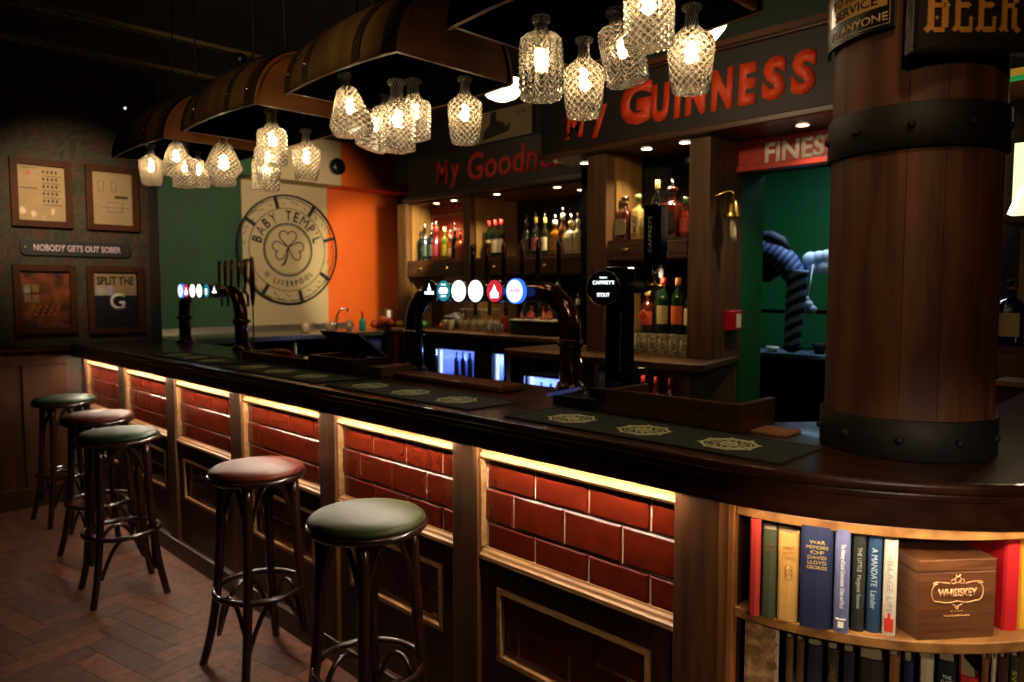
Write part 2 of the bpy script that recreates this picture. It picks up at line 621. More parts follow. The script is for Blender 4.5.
# herringbone boards, each its own island over a dark bed
b.mi = 1
b.box(-2.5, 7.0, -1.5, 8.0, -0.06, -0.013)
b.mi = 0
D['wain0'] = plain('dark_floor_bed', '#24150c', 0.7)
L, Wd = 0.42, 0.105
c45, s45 = math.cos(R(12)), math.sin(R(12))
for i in range(-30, 40):
    for j in range(-13, 15):
        # unit of the herringbone: one horizontal, one vertical board
        for kk in (0, 1):
            ox = i * Wd + j * L
            oy = i * Wd - j * L
            if kk == 0:
                u0, u1, v0, v1 = ox, ox + L, oy, oy + Wd
            else:
                u0, u1, v0, v1 = ox, ox + Wd, oy + Wd, oy + Wd + L
            g = 0.0011
            u0 += g; v0 += g; u1 -= g; v1 -= g
            cxm, cym = (u0 + u1) / 2, (v0 + v1) / 2
            X = cxm * c45 - cym * s45 + 0.3
            Y = cxm * s45 + cym * c45 + 3.0
            if -1.9 < X < 1.9 and 0.6 < Y < 6.2:
                b.obox((X, Y, -0.0075), (c45, s45, 0), (-s45, c45, 0), (0, 0, 1), (u1 - u0) / 2, (v1 - v0) / 2, 0.0075)
struct(b.build('floor', ['floor', 'wain0'], None))

struct(MB().box(-2.5, 7.0, -1.5, 8.0, CZ, CZ + 0.1).build('ceiling', 'ceiling'))
struct(MB().box(-2.5, 2.03, 6.0, 6.12, 0.0, CZ).build('wall_left', 'wallpaper'))
struct(MB().box(2.03, 2.10, 5.99, 7.2, 0.0, CZ).build('wall_left_return', 'darkwall'))
b = MB()
b.mi = 0; b.box(2.1, 3.33, 7.2, 7.3, 0, CZ)
b.mi = 1; b.box(3.33, 4.30, 7.2, 7.3, 0, CZ)
b.mi = 2; b.box(4.30, 5.6, 7.2, 7.3, 0, CZ)
struct(b.build('wall_back', ['green', 'cream', 'orange']))
b = MB()
b.mi = 0; b.box(2.1, 3.33, 6.9, 7.2, 2.64, CZ)
b.mi = 1; b.box(3.33, 4.30, 6.9, 7.2, 2.64, CZ)
b.mi = 2; b.box(4.30, 5.6, 6.9, 7.2, 2.64, CZ)
struct(b.build('trim_soffit', ['green', 'cream', 'orange']))
struct(MB().box(5.25, 5.35, 3.2, 7.2, 0, CZ).build('wall_right', 'darkwall'))
struct(MB().box(-2.6, -2.5, -1.5, 6.0, 0, CZ).build('wall_customer_side', 'darkwall'))
struct(MB().box(-2.6, 7.0, -1.6, -1.5, 0, CZ).build('wall_front', 'darkwall'))

# wainscot under the wallpaper
b = MB()
b.box(-2.5, 1.43, 5.965, 6.0, 0, 1.09)
for k in range(16):
    x = -2.45 + k * 0.24
    if x < 1.4:
        b.box(x, min(x + 0.035, 1.43), 5.95, 5.966, 0.14, 1.04)
b.box(-2.5, 1.43, 5.94, 5.966, 0, 0.14)
b.box(-2.5, 1.43, 5.94, 5.966, 1.0, 1.075)
b.box(-2.5, 1.50, 5.925, 6.0, 1.09, 1.125)
D['wain'] = wood('wainscot_wood', '#331c0d', '#462812', 'z', 0.6, 9, 0.0)
D['wain'].node_tree.nodes['Principled BSDF'].inputs['Specular IOR Level'].default_value = 0.15
struct(b.build('trim_wainscot', 'wain', bevel=0.004))

# green upper wall and ledge above the big sign, dark wall behind the back bar
b = MB()
b.mi = 0; b.box(3.52, 3.6, -1.4, 3.2, 2.74, CZ)
b.mi = 1; b.box(3.40, 3.52, -1.4, 3.2, 2.745, 2.775)
struct(b.build('trim_upper_band', ['bandgreen', 'backwood_y']))
struct(MB().box(4.52, 4.6, 3.2, 6.2, 2.62, CZ).build('trim_far_bulkhead', 'darkwall'))

# kitchen behind the door
b = MB()
b.box(6.3, 6.4, 0.4, 4.0, 0, 2.9)
b.box(4.1, 6.3, 3.2, 3.3, 0, 2.9)
b.box(4.1, 6.3, 0.4, 0.5, 0, 2.9)
struct(b.build('wall_kitchen', 'doorgreen'))
# door opening: reveal, jamb and the wall beside it
b = MB()
b.mi = 0
b.box(3.86, 4.12, 2.03, 2.18, 0, 2.2)
b.box(3.86, 4.12, 0.78, 0.92, 0, 2.2)
b.mi = 1
b.box(3.86, 4.12, 0.78, 2.18, 2.2, CZ)
struct(b.build('door_1', ['doorgreen', 'darkwall']))
struct(MB().box(3.86, 4.0, -1.4, 0.78, 0, CZ).build('wall_beyond_column', 'darkwall'))

# perforated cable trays under the ceiling
for k, (y0, x0, x1, z) in enumerate(((5.22, -1.2, 3.4, 3.0), (4.55, -1.2, 3.4, 3.0))):
    b = MB()
    b.box(x0, x1, y0, y0 + 0.04, z, z + 0.006)
    b.box(x0, x1, y0, y0 + 0.005, z, z + 0.03)
    b.box(x0, x1, y0 + 0.035, y0 + 0.04, z, z + 0.03)
    t = thing('ceiling_channel', ['perforated metal channel running across the ceiling, the lower of the pair at top left',
                                  'perforated metal channel running across the ceiling, the one nearer the top edge'][k], 'metal channel', ((x0 + x1) / 2, y0, z), group='ceiling channels')
    b.build('rail', plain('galvanised_channel', '#8e7a4c', 0.6, 0.2), t, True)
    b = MB()
    x = x0 + 0.03
    while x < x1:
        b.box(x, x + 0.03, y0 + 0.012, y0 + 0.028, z - 0.001, z + 0.0005)
        x += 0.06
    b.build('perforation', 'black', t, True)['kind'] = 'stuff'
    for x in (x0 + 0.5, x0 + 2.2, x0 + 3.9):
        MB().tube([(x, y0 + 0.02, z + 0.007), (x, y0 + 0.02, CZ)], 0.004, 6).build('threaded_rod', 'iron', t, True)

# ------------------------------------------------------------------ bar front
bar = thing('panelled_bar', 'long wooden bar front with red glazed brick tile panels and oak mouldings', 'bar front', (1.56, 3.4, 0))
b = MB()
b.box(1.575, 1.98, 0.90, 5.96, 0, 1.045)
b.build('carcass', 'darkwood', bar, True)
openings = [(0.968 + 0.8435 * k, 1.69 + 0.8435 * k) for k in range(6)]
posts = [(0.845, 0.968)] + [(openings[k][1], openings[k + 1][0]) for k in range(5)] + [(openings[5][1], openings[5][1] + 0.10)]
for (a, c) in posts:
    b = MB().box(1.53, 1.575, a, c, 0.10, 1.046)
    b.build('post', 'post', bar, True, bevel=0.003)
for k, (a, c) in enumerate(openings):
    # upper tiles: running bond, bevelled faces
    b = MB()
    b.mi = 1
    b.box(1.5673, 1.575, a, c, 0.66, 1.045)
    b.mi = 0

    def tilerow(z0, z1, off, xf, b=b, a=a, c=c):
        y = a - 0.206 + off
        while y < c:
            y0, y1 = max(y + 0.0012, a), min(y + 0.2048, c)
            if y1 - y0 > 0.012:
                z0_, z1_ = z0 + 0.0012, z1 - 0.0012
                e = 0.007
                e0 = e if y + 0.0012 >= a else 0.0005
                e1 = e if y + 0.2048 <= c else 0.0005
                P0 = [(y0, z0_), (y1, z0_), (y1, z1_), (y0, z1_)]
                P1 = [(y0 + e0, z0_ + e), (y1 - e1, z0_ + e), (y1 - e1, z1_ - e), (y0 + e0, z1_ - e)]
                va = [b.bm.verts.new((xf + 0.006, p, q)) for p, q in P0]
                vb = [b.bm.verts.new((xf, p, q)) for p, q in P1]
                b.bm.faces.new([vb[3], vb[2], vb[1], vb[0]])
                for i in range(4):
                    b.bm.faces.new([va[i], vb[i], vb[(i + 1) % 4], va[(i + 1) % 4]])
            y += 0.206
    for r_, (z0, z1) in enumerate(((0.676, 0.785), (0.785, 0.894), (0.894, 1.003))):
        tilerow(z0, z1, 0.092 if r_ % 2 == 0 else 0.182, 1.562)
    b.build('tile_panel', ['tile', 'grout'], bar, True, recalc=False)
    # top and bottom mouldings of the upper panel
    b = MB()
    b.prism([(1.575, 0.988), (1.548, 0.988), (1.542, 0.997), (1.545, 1.006), (1.552, 1.010), (1.550, 1.02), (1.56, 1.03), (1.56, 1.046), (1.575, 1.046)], a, c, 'xz')
    b.build('top_moulding', 'trim', bar, True)
    b = MB()
    b.prism([(1.575, 0.664), (1.545, 0.664), (1.536, 0.670), (1.536, 0.682), (1.545, 0.686), (1.548, 0.694), (1.558, 0.698), (1.560, 0.704), (1.575, 0.704)], a, c, 'xz')
    b.build('ledge_moulding', 'trim', bar, True)
    for y0_, y1_ in ((a + 0.0005, a + 0.0065), (c - 0.0065, c - 0.0005)):
        MB().box(1.542, 1.5735, y0_, y1_, 0.705, 0.987).build('side_moulding', 'trim', bar, True, bevel=0.002)
    # lower panel: rail board with a framed window of tiles
    fa, fc, f0, f1 = a + 0.075, c - 0.075, 0.355, 0.59
    b = MB()
    b.mi = 0
    b.box(1.55, 1.575, a, c, f1, 0.665)
    b.box(1.55, 1.575, a, c, 0.10, f0)
    b.box(1.55, 1.575, a, fa, f0, f1)
    b.box(1.55, 1.575, fc, c, f0, f1)
    b.build('lower_panel', 'darkwood', bar, True)
    b = MB()
    fr = 0.016
    b.prism([(fa, f0), (fc, f0), (fc, f1), (fa, f1)], 1.574, 1.5749, 'yz')
    for (p, q, r2, s2) in ((fa, fc, f1 - fr, f1), (fa, fc, f0, f0 + fr), (fa, fa + fr, f0 + fr, f1 - fr), (fc - fr, fc, f0 + fr, f1 - fr)):
        b.box(1.542, 1.572, p, q, r2, s2)
    b.build('inset_moulding', 'trim', bar, True, bevel=0.007, bseg=3)
    b = MB()
    b.mi = 1
    b.box(1.5675, 1.5745, fa + fr, fc - fr, f0 + fr, f1 - fr)
    b.mi = 0

    def t2(z0, z1, off, b=b, a=fa + fr, c=fc - fr):
        tilerow(z0, z1, off, 1.563, b=b, a=a, c=c)
    t2(0.38, 0.472, 0.07)
    t2(0.474, 0.566, 0.17)
    b.build('lower_tile_panel', ['tile', 'grout'], bar, True, recalc=False)
MB().box(1.525, 1.575, 0.845, 5.95, 0, 0.10).build('kickboard', 'darkwood', bar, True, bevel=0.004)

# LED tape hidden under the counter edge
led = thing('led_strip', 'glowing warm white strip light under the counter edge above the red tiles', 'strip light', (1.50, 3.4, 1.05))
for (a, c) in openings:
    MB().box(1.503, 1.511, a + 0.002, c - 0.002, 1.0445, 1.0455).build('tape', 'led', led, True)
led2 = thing('led_strip', 'curved warm strip light under the counter edge above the bookcase', 'strip light', (1.75, 0.45, 1.05))
b = MB()
b.prism(arc(2.21, 0.83, 0.705, 183, 262, 16) + arc(2.21, 0.83, 0.697, 262, 183, 16), 1.037, 1.0375)
b.build('tape', 'led_soft', led2, True)

# ------------------------------------------------------------------ counter top
ctr = thing('bar_counter', 'long dark varnished wooden bar counter curving round at the right end', 'bar counter', (1.7, 3.0, 1.045))


def counter_poly(off):
    """outer edge pulled in by off"""
    x0 = 1.445 + off
    rr = 0.765 - off
    pts = [(x0, 5.94)] + arc(2.21, 0.83, rr, 180, 270, 40) + [(3.35, 0.83 - rr), (3.35, 0.565), (2.40, 0.565), (2.0, 0.93), (2.0, 1.30), (2.11, 1.40), (2.11, 5.94)]
    return pts


b = MB()
b.prism(counter_poly(0.0), 1.121, 1.146)
b.build('counter_top', 'counter', ctr, True, bevel=0.009, bseg=4)
b = MB()
outer = counter_poly(0.012)
b.prism(counter_poly(0.012), 1.104, 1.1205)
b.build('edge_moulding', 'counter', ctr, True, bevel=0.004, bseg=2)
b = MB()
o1 = [(1.463, 5.94)] + arc(2.21, 0.83, 0.747, 180, 270, 40) + [(3.35, 0.083)]
o2 = [(1.481, 5.94)] + arc(2.21, 0.83, 0.729, 180, 270, 40) + [(3.35, 0.101)]
b.prism(o1 + o2[::-1], 1.0475, 1.104)
b.build('fascia', 'counter', ctr, True)
b = MB()
o3 = [(1.4812, 5.94)] + arc(2.21, 0.83, 0.7288, 180, 270, 40) + [(3.35, 0.1012), (3.35, 0.55), (2.42, 0.55), (1.99, 0.94), (1.99, 1.31), (2.10, 1.41), (2.10, 5.94)]
b.prism(o3, 1.0475, 1.1038)
b.build('underside', 'darkwood', ctr, True)

# ------------------------------------------------------------------ curved bookcase under the counter end
BC = (2.21, 0.83)
bk = thing('curved_bookcase', 'curved oak bookcase built into the rounded bar end', 'bookcase', (1.8, 0.6, 0))


def sector(r0, r1, a0, a1, n=28, ext=0.9):
    o = arc(BC[0], BC[1], r1, a0, a1, n)
    i = arc(BC[0], BC[1], r0, a1, a0, n)
    if a1 == 270 and ext:
        o = o + [(BC[0] + ext, BC[1] - r1)]
        i = [(BC[0] + ext, BC[1] - r0)] + i
    return o + i


for nm, z0, z1 in (('top_board', 0.99, 1.046), ('shelf', 0.74, 0.765), ('shelf', 0.47, 0.495), ('base_board', 0.03, 0.12)):
    if nm == 'top_board':
        MB().prism(sector(0.26, 0.63, 180, 270), z0, 1.014).build(nm, 'shelfwood', bk, True, bevel=0.003)
    else:
        MB().prism(sector(0.26, 0.63 if nm == 'shelf' else 0.6, 180, 270), z0, z1).build(nm, 'shelfwood', bk, True, bevel=0.003)
b = MB().prism(sector(0.24, 0.26, 180, 270), 0.03, 1.046)
b.build('back_panel', 'black', bk, True)
MB().box(1.575, 1.60, 0.832, 0.899, 0.0, 1.046).build('side_post', 'shelfpost', bk, True, bevel=0.003)
MB().box(1.602, 1.95, 0.832, 0.86, 0.12, 1.046).build('side_panel', 'darkwood', bk, True)
MB().prism(sector(0.30, 0.63, 180, 270, ext=0.9), 1.015, 1.046).build('top_rail', 'shelfwood', bk, True)

# books: spine centre x, y, width, height, depth, colour, title, label, lean
def book(x, y, wd, h, dep, c, zb, label, yaw, title=None, tc='#c9b070', vertical=False, cover_c=None, group='books on the upper curved shelf', lines=None, worn=None):
    mcov = plain('book_cloth_' + c.strip('#'), c, 0.6, c2=None, scale=40, bump=0.05)
    t = thing('book', label, 'book', (x, y, zb), 0, group)
    d = Vector((math.cos(R(yaw)), math.sin(R(yaw)), 0))     # into the shelf
    s = Vector((d.y, -d.x, 0))                                # to the right along the spine
    b = MB()
    # cover: spine slightly rounded + two boards
    hw = wd / 2
    prof = [(-hw, dep), (-hw, 0.008), (-hw * 0.8, 0.002), (0, -0.001), (hw * 0.8, 0.002), (hw, 0.008), (hw, dep),
            (hw - 0.003, dep), (hw - 0.003, 0.010), (0, 0.006), (-hw + 0.003, 0.010), (-hw + 0.003, dep)]
    P = [(s * u + d * v) for u, v in prof]
    b.prism([(p.x, p.y) for p in P], 0, h)
    b.build('cover', mcov, t)
    b = MB()
    c0 = d * (dep / 2 + 0.006)
    b.obox((c0.x, c0.y, h / 2), s, d, (0, 0, 1), hw - 0.0035, dep / 2 - 0.008, h / 2 - 0.004)
    b.build('page_block', 'paper', t)
    up = Vector((0, 0, 1))
    if title:
        mt = plain('foil_' + tc.strip('#'), tc, 0.5)
        if vertical:
            me = put_text('title', title, h * 0.62, min(wd * 0.42, 0.012), mt, None, (0, 0, 0), facing=((0, 0, -1), tuple(s)), depth=0.0006)
            me.parent = t
            me.location = -d * 0.0012 + up * (h * 0.55)
        else:
            n = len(title)
            for i, ln in enumerate(title):
                me = put_text('title', ln, wd * (0.34 + 0.44 * min(1, len(ln) / 9)), 0.0075, mt, None, (0, 0, 0), facing=(tuple(s), (0, 0, 1)), depth=0.0006)
                me.parent = t
                me.location = -d * 0.0012 + up * (h - 0.034 - 0.0115 * i)
    return t


books = [
    (1.566, 0.772, 0.024, 0.229, 0.15, '#8e2018', 'narrow tall red cloth book at the left end of the upper shelf', None, None, 0),
    (1.580, 0.744, 0.032, 0.206, 0.14, '#333a22', 'faded olive green book between the red and the tan books', ['THE', 'STORY'], '#7a3a20', 0),
    (1.592, 0.705, 0.044, 0.206, 0.14, '#b88a48', 'tan cloth book with a faint title, left of the big navy book', ['GREAT', 'SHORT', 'STORIES'], '#8a6028', 0),
    (1.603, 0.646, 0.066, 0.231, 0.15, '#141d40', 'thick navy blue book with War Memoirs title in gold', ['WAR', 'MEMOIRS', 'OF', 'DAVID', 'LLOYD', 'GEORGE'], '#b09858', 0),
    (1.623, 0.598, 0.031, 0.232, 0.15, '#5a6088', 'slate blue book with white lettering up the spine and a crest', 'The History of Local Government  Urban and Rural', '#dcdce4', 1),
    (1.653, 0.574, 0.027, 0.222, 0.14, '#20221e', 'narrow charcoal book with a pale title, right of the slate blue book', 'THE LITTLE  Margaret Stevens', '#a0a090', 1),
    (1.672, 0.548, 0.029, 0.222, 0.14, '#1d3a5c', 'deep blue book beside the charcoal book, vertical pale title', 'A MANDATE  Lander', '#a8b8c8', 1),
    (1.682, 0.518, 0.027, 0.213, 0.13, '#c8c0b0', 'white book with a red emblem at the foot of its spine', 'VILLAGE LIFE', '#9a948a', 1),
    (1.899, 0.333, 0.036, 0.232, 0.15, '#b01018', 'bright red book right of the wooden box', None, None, 0),
    (1.936, 0.311, 0.036, 0.235, 0.15, '#c89a28', 'yellow book at the right edge of the picture on the upper shelf', None, None, 0),
]
for (x, y, wd, h, dep, c, lab, ti, tcol, vert) in books:
    yaw = math.degrees(math.atan2(y, x)) + 1.0
    if x > 1.8:
        yaw = 50.0
    t = book(x, y, wd, h, dep, c, 0.765, lab, yaw, ti, tcol or '#c9b070', bool(vert))
    d = Vector((math.cos(R(yaw)), math.sin(R(yaw)), 0)); s = Vector((d.y, -d.x, 0))
    if c == '#5a6088':
        b = MB()
        b.obox(tuple(-d * 0.0005 + Vector((0, 0, 0.030))), s, (0, 0, 1), d, 0.010, 0.0012, 0.0014)
        b.obox(tuple(-d * 0.0005 + Vector((0, 0, 0.018))), s, (0, 0, 1), d, 0.006, 0.007, 0.0014)
        b.build('crest', 'white', t)
    if c == '#c8c0b0':
        b = MB()
        b.obox(tuple(-d * 0.0005 + Vector((0, 0, 0.024))), s, (0, 0, 1), d, 0.009, 0.015, 0.0016)
        b.obox(tuple(-d * 0.0005 + Vector((0, 0, 0.044))), s, (0, 0, 1), d, 0.003, 0.007, 0.0016)
        b.build('emblem', plain('emblem_red', '#c8342a', 0.5), t)
    if c == '#b88a48':
        b = MB()
        for k in range(3):
            cc = -d * 0.0008 + Vector((0, 0, 0.125 - 0.010 * k))
            b.tube([tuple(cc + s * 0.008 * math.cos(a / 8 * PI) + Vector((0, 0, 0.008 * math.sin(a / 8 * PI)))) for a in range(17)], 0.0006, 4)
        b.build('ornament', plain('foil_brown', '#8a6028', 0.5), t)


low = [(744, 780, '#6b4a28', 0.235), (786, 794, '#5a3a1c', 0.205), (796, 805, '#4a2c16', 0.205), (807, 824, '#141420', 0.20), (827, 840, '#2a2018', 0.20),
       (843, 856, '#171222', 0.20), (859, 886, '#241a12', 0.19), (889, 901, '#7a4a1c', 0.205), (904, 915, '#1c1838', 0.195), (920, 935, '#b0a080', 0.205),
       (938, 958, '#0e0e10', 0.20), (960, 980, '#b01c18', 0.165), (982, 990, '#7a4420', 0.205), (992, 997, '#c0b090', 0.205), (999, 1008, '#3a1818', 0.205), (1010, 1021, '#2a2a14', 0.205), (1026, 1040, '#35200f', 0.2)]
lownames = ['battered brown book with torn spine at the left end of the lower shelf', 'slim brown book on the lower shelf beside the battered one', 'second slim brown book from the left on the lower shelf',
            'wide black book on the lower shelf below the navy volume', 'dark brown ribbed book on the lower shelf', 'dark violet book on the lower shelf', 'wide dark book on the lower shelf below the blue and white books',
            'light oak coloured book on the lower shelf under the wooden box', 'navy purple book on the lower shelf under the box', 'cream spined book on the lower shelf',
            'black book with silver title on the lower shelf', 'short red book on the lower shelf with visible page top', 'orange brown book leaning on the lower shelf', 'thin cream pamphlet on the lower shelf', 'maroon book on the lower shelf near the right edge',
            'black book with yellow spine lettering on the lower shelf', 'brown book at the right edge of the lower shelf']
import math as _m


def shelf_pt(u, rr=0.61):
    """where the sight line of column u meets the bookcase arc (planning aid for spacing along the arc)"""
    ang = R(45.068) - _m.atan((u - 512) / 731.0 * 1.0325)
    dx, dy = _m.cos(ang), _m.sin(ang)
    cx, cy = BC
    bq = dx * cx + dy * cy
    disc = bq * bq - (cx * cx + cy * cy - rr * rr)
    t = bq - _m.sqrt(max(disc, 0))
    return dx * t, dy * t


for (a, c_, cc, h), lab in zip(low, lownames):
    p, q = shelf_pt(a), shelf_pt(c_)
    x, y = (p[0] + q[0]) / 2, (p[1] + q[1]) / 2
    yaw = math.degrees(math.atan2(y, x)) + 1
    dd = Vector((math.cos(R(yaw)), math.sin(R(yaw)), 0)); ss = Vector((dd.y, -dd.x, 0))
    wd = abs((Vector((q[0], q[1], 0)) - Vector((p[0], p[1], 0))).dot(ss)) * 0.96
    ti = None; tcol = '#c9b070'; v = False
    if cc == '#0e0e10':
        ti = ['THE', 'CLOSE', 'SECRETS', 'OF']; tcol = '#c8c8c8'
    if cc == '#2a2a14':
        ti = 'SWEET GIRL'; tcol = '#c8c020'; v = True
    if cc == '#2a2018':
        ti = 'COLLECTED WORKS'; tcol = '#6a5428'; v = True
    t = book(x, y, max(wd, 0.008), h + 0.018, 0.13, cc, 0.495, lab, yaw, ti, tcol, v, group='books on the lower curved shelf')
    if cc == '#6b4a28':
        cov = t.children[0]
        cov.data.materials[0] = plain('worn_brown_cloth', '#6e4c28', 0.8, c2='#b48e5c', scale=30, bump=0.3, lo=0.45, hi=0.72)
        b = MB()
        pl, pr = [], []
        for k in range(26):
            z = 0.004 + k * 0.0095
            wob = 0.0035 * math.sin(k * 2.3) + 0.002 * math.sin(k * 5.1)
            pl.append(ss * (wd * 0.40 + wob) - dd * 0.0014 + Vector((0, 0, z)))
            pr.append(ss * (wd * 0.5) - dd * 0.0005 + Vector((0, 0, z)))
        va = [b.bm.verts.new(p) for p in pl]; vb = [b.bm.verts.new(p) for p in pr]
        for k in range(25):
            b.bm.faces.new([va[k], vb[k], vb[k + 1], va[k + 1]])
        b.build('torn_edge', 'paper', t)

# wooden whiskey box
FL, FR = Vector((1.701, 0.466, 0)), Vector((1.839, 0.354, 0))
sdir = (FR - FL).normalized(); ddir = Vector((-sdir.y, sdir.x, 0))
bx = thing('wooden_box', 'square brown wooden gift box with WHISISKEY printed in cream', 'box', tuple((FL + FR) / 2 + Vector((0, 0, 0.765))))
wb = 0.180
D['boxwood'] = plain('box_wood', '#4a2916', 0.4, 0, 0.15, c2='#6e4527', scale=9, stretch=(0.8, 0.8, 9), bump=0.05, lo=0.3, hi=0.7)
D['boxprint'] = plain('box_print', '#cfa070', 0.6)
b = MB()
cc = ddir * 0.08
b.obox((cc.x, cc.y, 0.0745), sdir, ddir, (0, 0, 1), wb / 2, 0.08, 0.0745)
b.build('body', 'boxwood', bx, bevel=0.0025)
b = MB()
b.obox((cc.x, cc.y, 0.1630), sdir, ddir, (0, 0, 1), wb / 2, 0.08, 0.0135)
b.build('lid', 'boxwood', bx, bevel=0.0025)
for sg in (-0.05, 0.05):
    b = MB()
    q = sdir * sg + ddir * 0.145
    b.obox((q.x, q.y, 0.1775), sdir, ddir, (0, 0, 1), 0.016, 0.006, 0.0012)
    b.build('hinge', 'brass', bx)
fo = (tuple(sdir), (0, 0, 1))


def boxtext(nm, s_, wd, hg, du, z):
    me = put_text(nm, s_, wd, hg, 'boxprint', None, (0, 0, 0), facing=fo, depth=0.0006, offset=0.03)
    me.parent = bx
    me.location = sdir * du - ddir * 0.0004 + Vector((0, 0, z))


boxtext('lettering', 'WHISISKEY', 0.090, 0.019, 0.0, 0.103)
boxtext('lettering', '* * * *', 0.028, 0.004, 0.0, 0.062)
boxtext('lettering', 'Finest Special Reserve', 0.060, 0.005, 0.0, 0.052)
b = MB()


def bp_(u, z):
    q = sdir * u - ddir * 0.0006
    return (q.x, q.y, z)


for sg in (-1, 1):
    pts = [bp_(sg * (0.018 + 0.0), 0.122)]
    for k in range(15):
        a = k / 14.0
        pts.append(bp_(sg * (0.020 + 0.038 * math.sin(a * PI * 0.5)), 0.124 + 0.004 * math.sin(a * PI) - 0.001 * a))
    for k in range(13):
        a = R(90 - k * 15)
        pts.append(bp_(sg * (0.046 + 0.014 * math.cos(a)), 0.104 + 0.020 * math.sin(a)))
    for k in range(9):
        pts.append(bp_(sg * (0.044 - 0.044 * k / 8), 0.085 - 0.004 * math.sin(k / 8 * PI)))
    b.tube(pts, 0.0011, 5)
    b.tube([bp_(sg * (0.010 + 0.005 * math.cos(R(q * 30))), 0.128 + 0.005 * math.sin(R(q * 30))) for q in range(13)], 0.001, 5)
b.tube([bp_(0.007 * math.cos(R(q * 30)), 0.132 + 0.007 * math.sin(R(q * 30))) for q in range(13)], 0.0012, 5)
b.tube([bp_(-0.006, 0.143), bp_(0, 0.137), bp_(0.006, 0.143)], 0.0012, 5)
b.tube([bp_(-0.012, 0.078), bp_(0, 0.072), bp_(0.012, 0.078)], 0.001, 5)
b.tube([bp_(-0.004, 0.071), bp_(0, 0.066), bp_(0.004, 0.071)], 0.0012, 5)
b.build('scroll_ornament', 'boxprint', bx)

# ------------------------------------------------------------------ barrel column standing on the counter
CC = (1.905, 0.567)
colm = thing('barrel_column', 'thick round column clad in brown barrel staves with black iron bands', 'column', (CC[0], CC[1], 1.146))
b = MB()
NS = 15
for k in range(NS):
    a0, a1 = 2 * PI * k / NS + 0.0015, 2 * PI * (k + 1) / NS - 0.0015
    pts = [(CC[0] + 0.180 * math.cos(a0 + (a1 - a0) * i / 5), CC[1] + 0.180 * math.sin(a0 + (a1 - a0) * i / 5)) for i in range(6)]
    pts += [(CC[0] + 0.160 * math.cos(a1 - (a1 - a0) * i / 5), CC[1] + 0.160 * math.sin(a1 - (a1 - a0) * i / 5)) for i in range(6)]
    b.prism(pts, 1.147, CZ)
b.build('staves', 'stave', colm, True, bevel=0.0012)
MB().lathe([(0.159, 1.147), (0.159, CZ)], *CC, 0, 32).build('core', 'black', colm, True)
for z0, z1 in ((1.147, 1.236), (1.826, 1.921), (2.72, 2.82)):
    b = MB()
    ri, ro = 0.1805, 0.1895
    b.lathe([(ri, z0), (ro - 0.002, z0), (ro, z0 + 0.002), (ro, z1 - 0.002), (ro - 0.002, z1), (ri, z1), (ri, z0)], *CC, 0, 64, caps=False)
    bd = b.build('iron_band', 'iron', colm, True)
    for k in range(10):
        a = R(14 + 36 * k)
        z = (z0 + z1) / 2
        b = MB()
        p = Vector((CC[0] + ro * math.cos(a), CC[1] + ro * math.sin(a), z))
        nrm = Vector((math.cos(a), math.sin(a), 0))
        b.tube([p - nrm * 0.002, p + nrm * 0.007, p + nrm * 0.010], [0.009, 0.008, 0.003], 8)
        o = b.build('bolt', 'iron', None)
        o.parent = bd
        for v in o.data.vertices:
            v.co -= Vector((CC[0], CC[1], 1.146))

# curved enamel sign wrapped on the column's left side
sg = thing('curved_enamel_sign', 'curved black and cream enamel sign on the column, reserve the right to refuse service', 'sign', (CC[0], CC[1], 2.0))
rs = 0.196


def curved(r0, r1, a0, a1, z0, z1, name, mat, parent, n=20):
    pts = [(CC[0] + r1 * math.cos(R(a0 + (a1 - a0) * i / n)), CC[1] + r1 * math.sin(R(a0 + (a1 - a0) * i / n))) for i in range(n + 1)]
    pts += [(CC[0] + r0 * math.cos(R(a1 - (a1 - a0) * i / n)), CC[1] + r0 * math.sin(R(a1 - (a1 - a0) * i / n))) for i in range(n + 1)]
    return MB().prism(pts, z0, z1).build(name, mat, parent, True, bevel=0.0015)


A0, A1 = 104, 183      # from the far side round to the camera side
curved(rs - 0.008, rs, A0, A1, 2.083, 2.36, 'panel', plain('black_enamel', '#0b0908', 0.4, 0, 0.0), sg)
D['cream_enamel'] = plain('cream_enamel', '#b8914a', 0.25, 0, 0.5)
D['enamelletter'] = plain('enamel_letter_cream', '#c0a070', 0.3)
curved(rs, rs + 0.0008, A0 + 4, A1 - 5, 2.131, 2.285, 'cream_field', 'cream_enamel', sg)
curved(rs, rs + 0.0008, A0 + 2, A1 - 3, 2.092, 2.0935, 'border_line', 'enamelletter', sg)
curved(rs, rs + 0.0008, A1 - 3.4, A1 - 3, 2.092, 2.35, 'border_line', 'enamelletter', sg)
for body, wd, z, hh, mt in (('TO ANYONE', 0.170, 2.1085, 0.018, 'enamelletter'), ('SERVICE', 0.125, 2.148, 0.020, 'inkblack'), ('TO REFUSE', 0.150, 2.175, 0.020, 'inkblack'),
                            ('THE RIGHT', 0.150, 2.202, 0.020, 'inkblack'), ('WE RESERVE', 0.135, 2.229, 0.020, 'inkblack'), ('BARTENDERS', 0.15, 2.256, 0.020, 'inkblack')):
    put_text('lettering', body, wd, hh, mt, sg, (CC[0], CC[1], z), depth=0.0008, offset=0.012, bend=(CC[0], CC[1], rs + 0.0009, R(154)), facing='nx')
b = MB()
for k in range(3):
    a = R(A1 - 7 - 2.2 * k)
    p = Vector((CC[0] + (rs + 0.0006) * math.cos(a), CC[1] + (rs + 0.0006) * math.sin(a), 2.106 + 0.004 * k))
    b.ball(tuple(p), 0.005 - 0.001 * k, seg=8)
b.build('corner_ornament', 'enamelletter', sg)

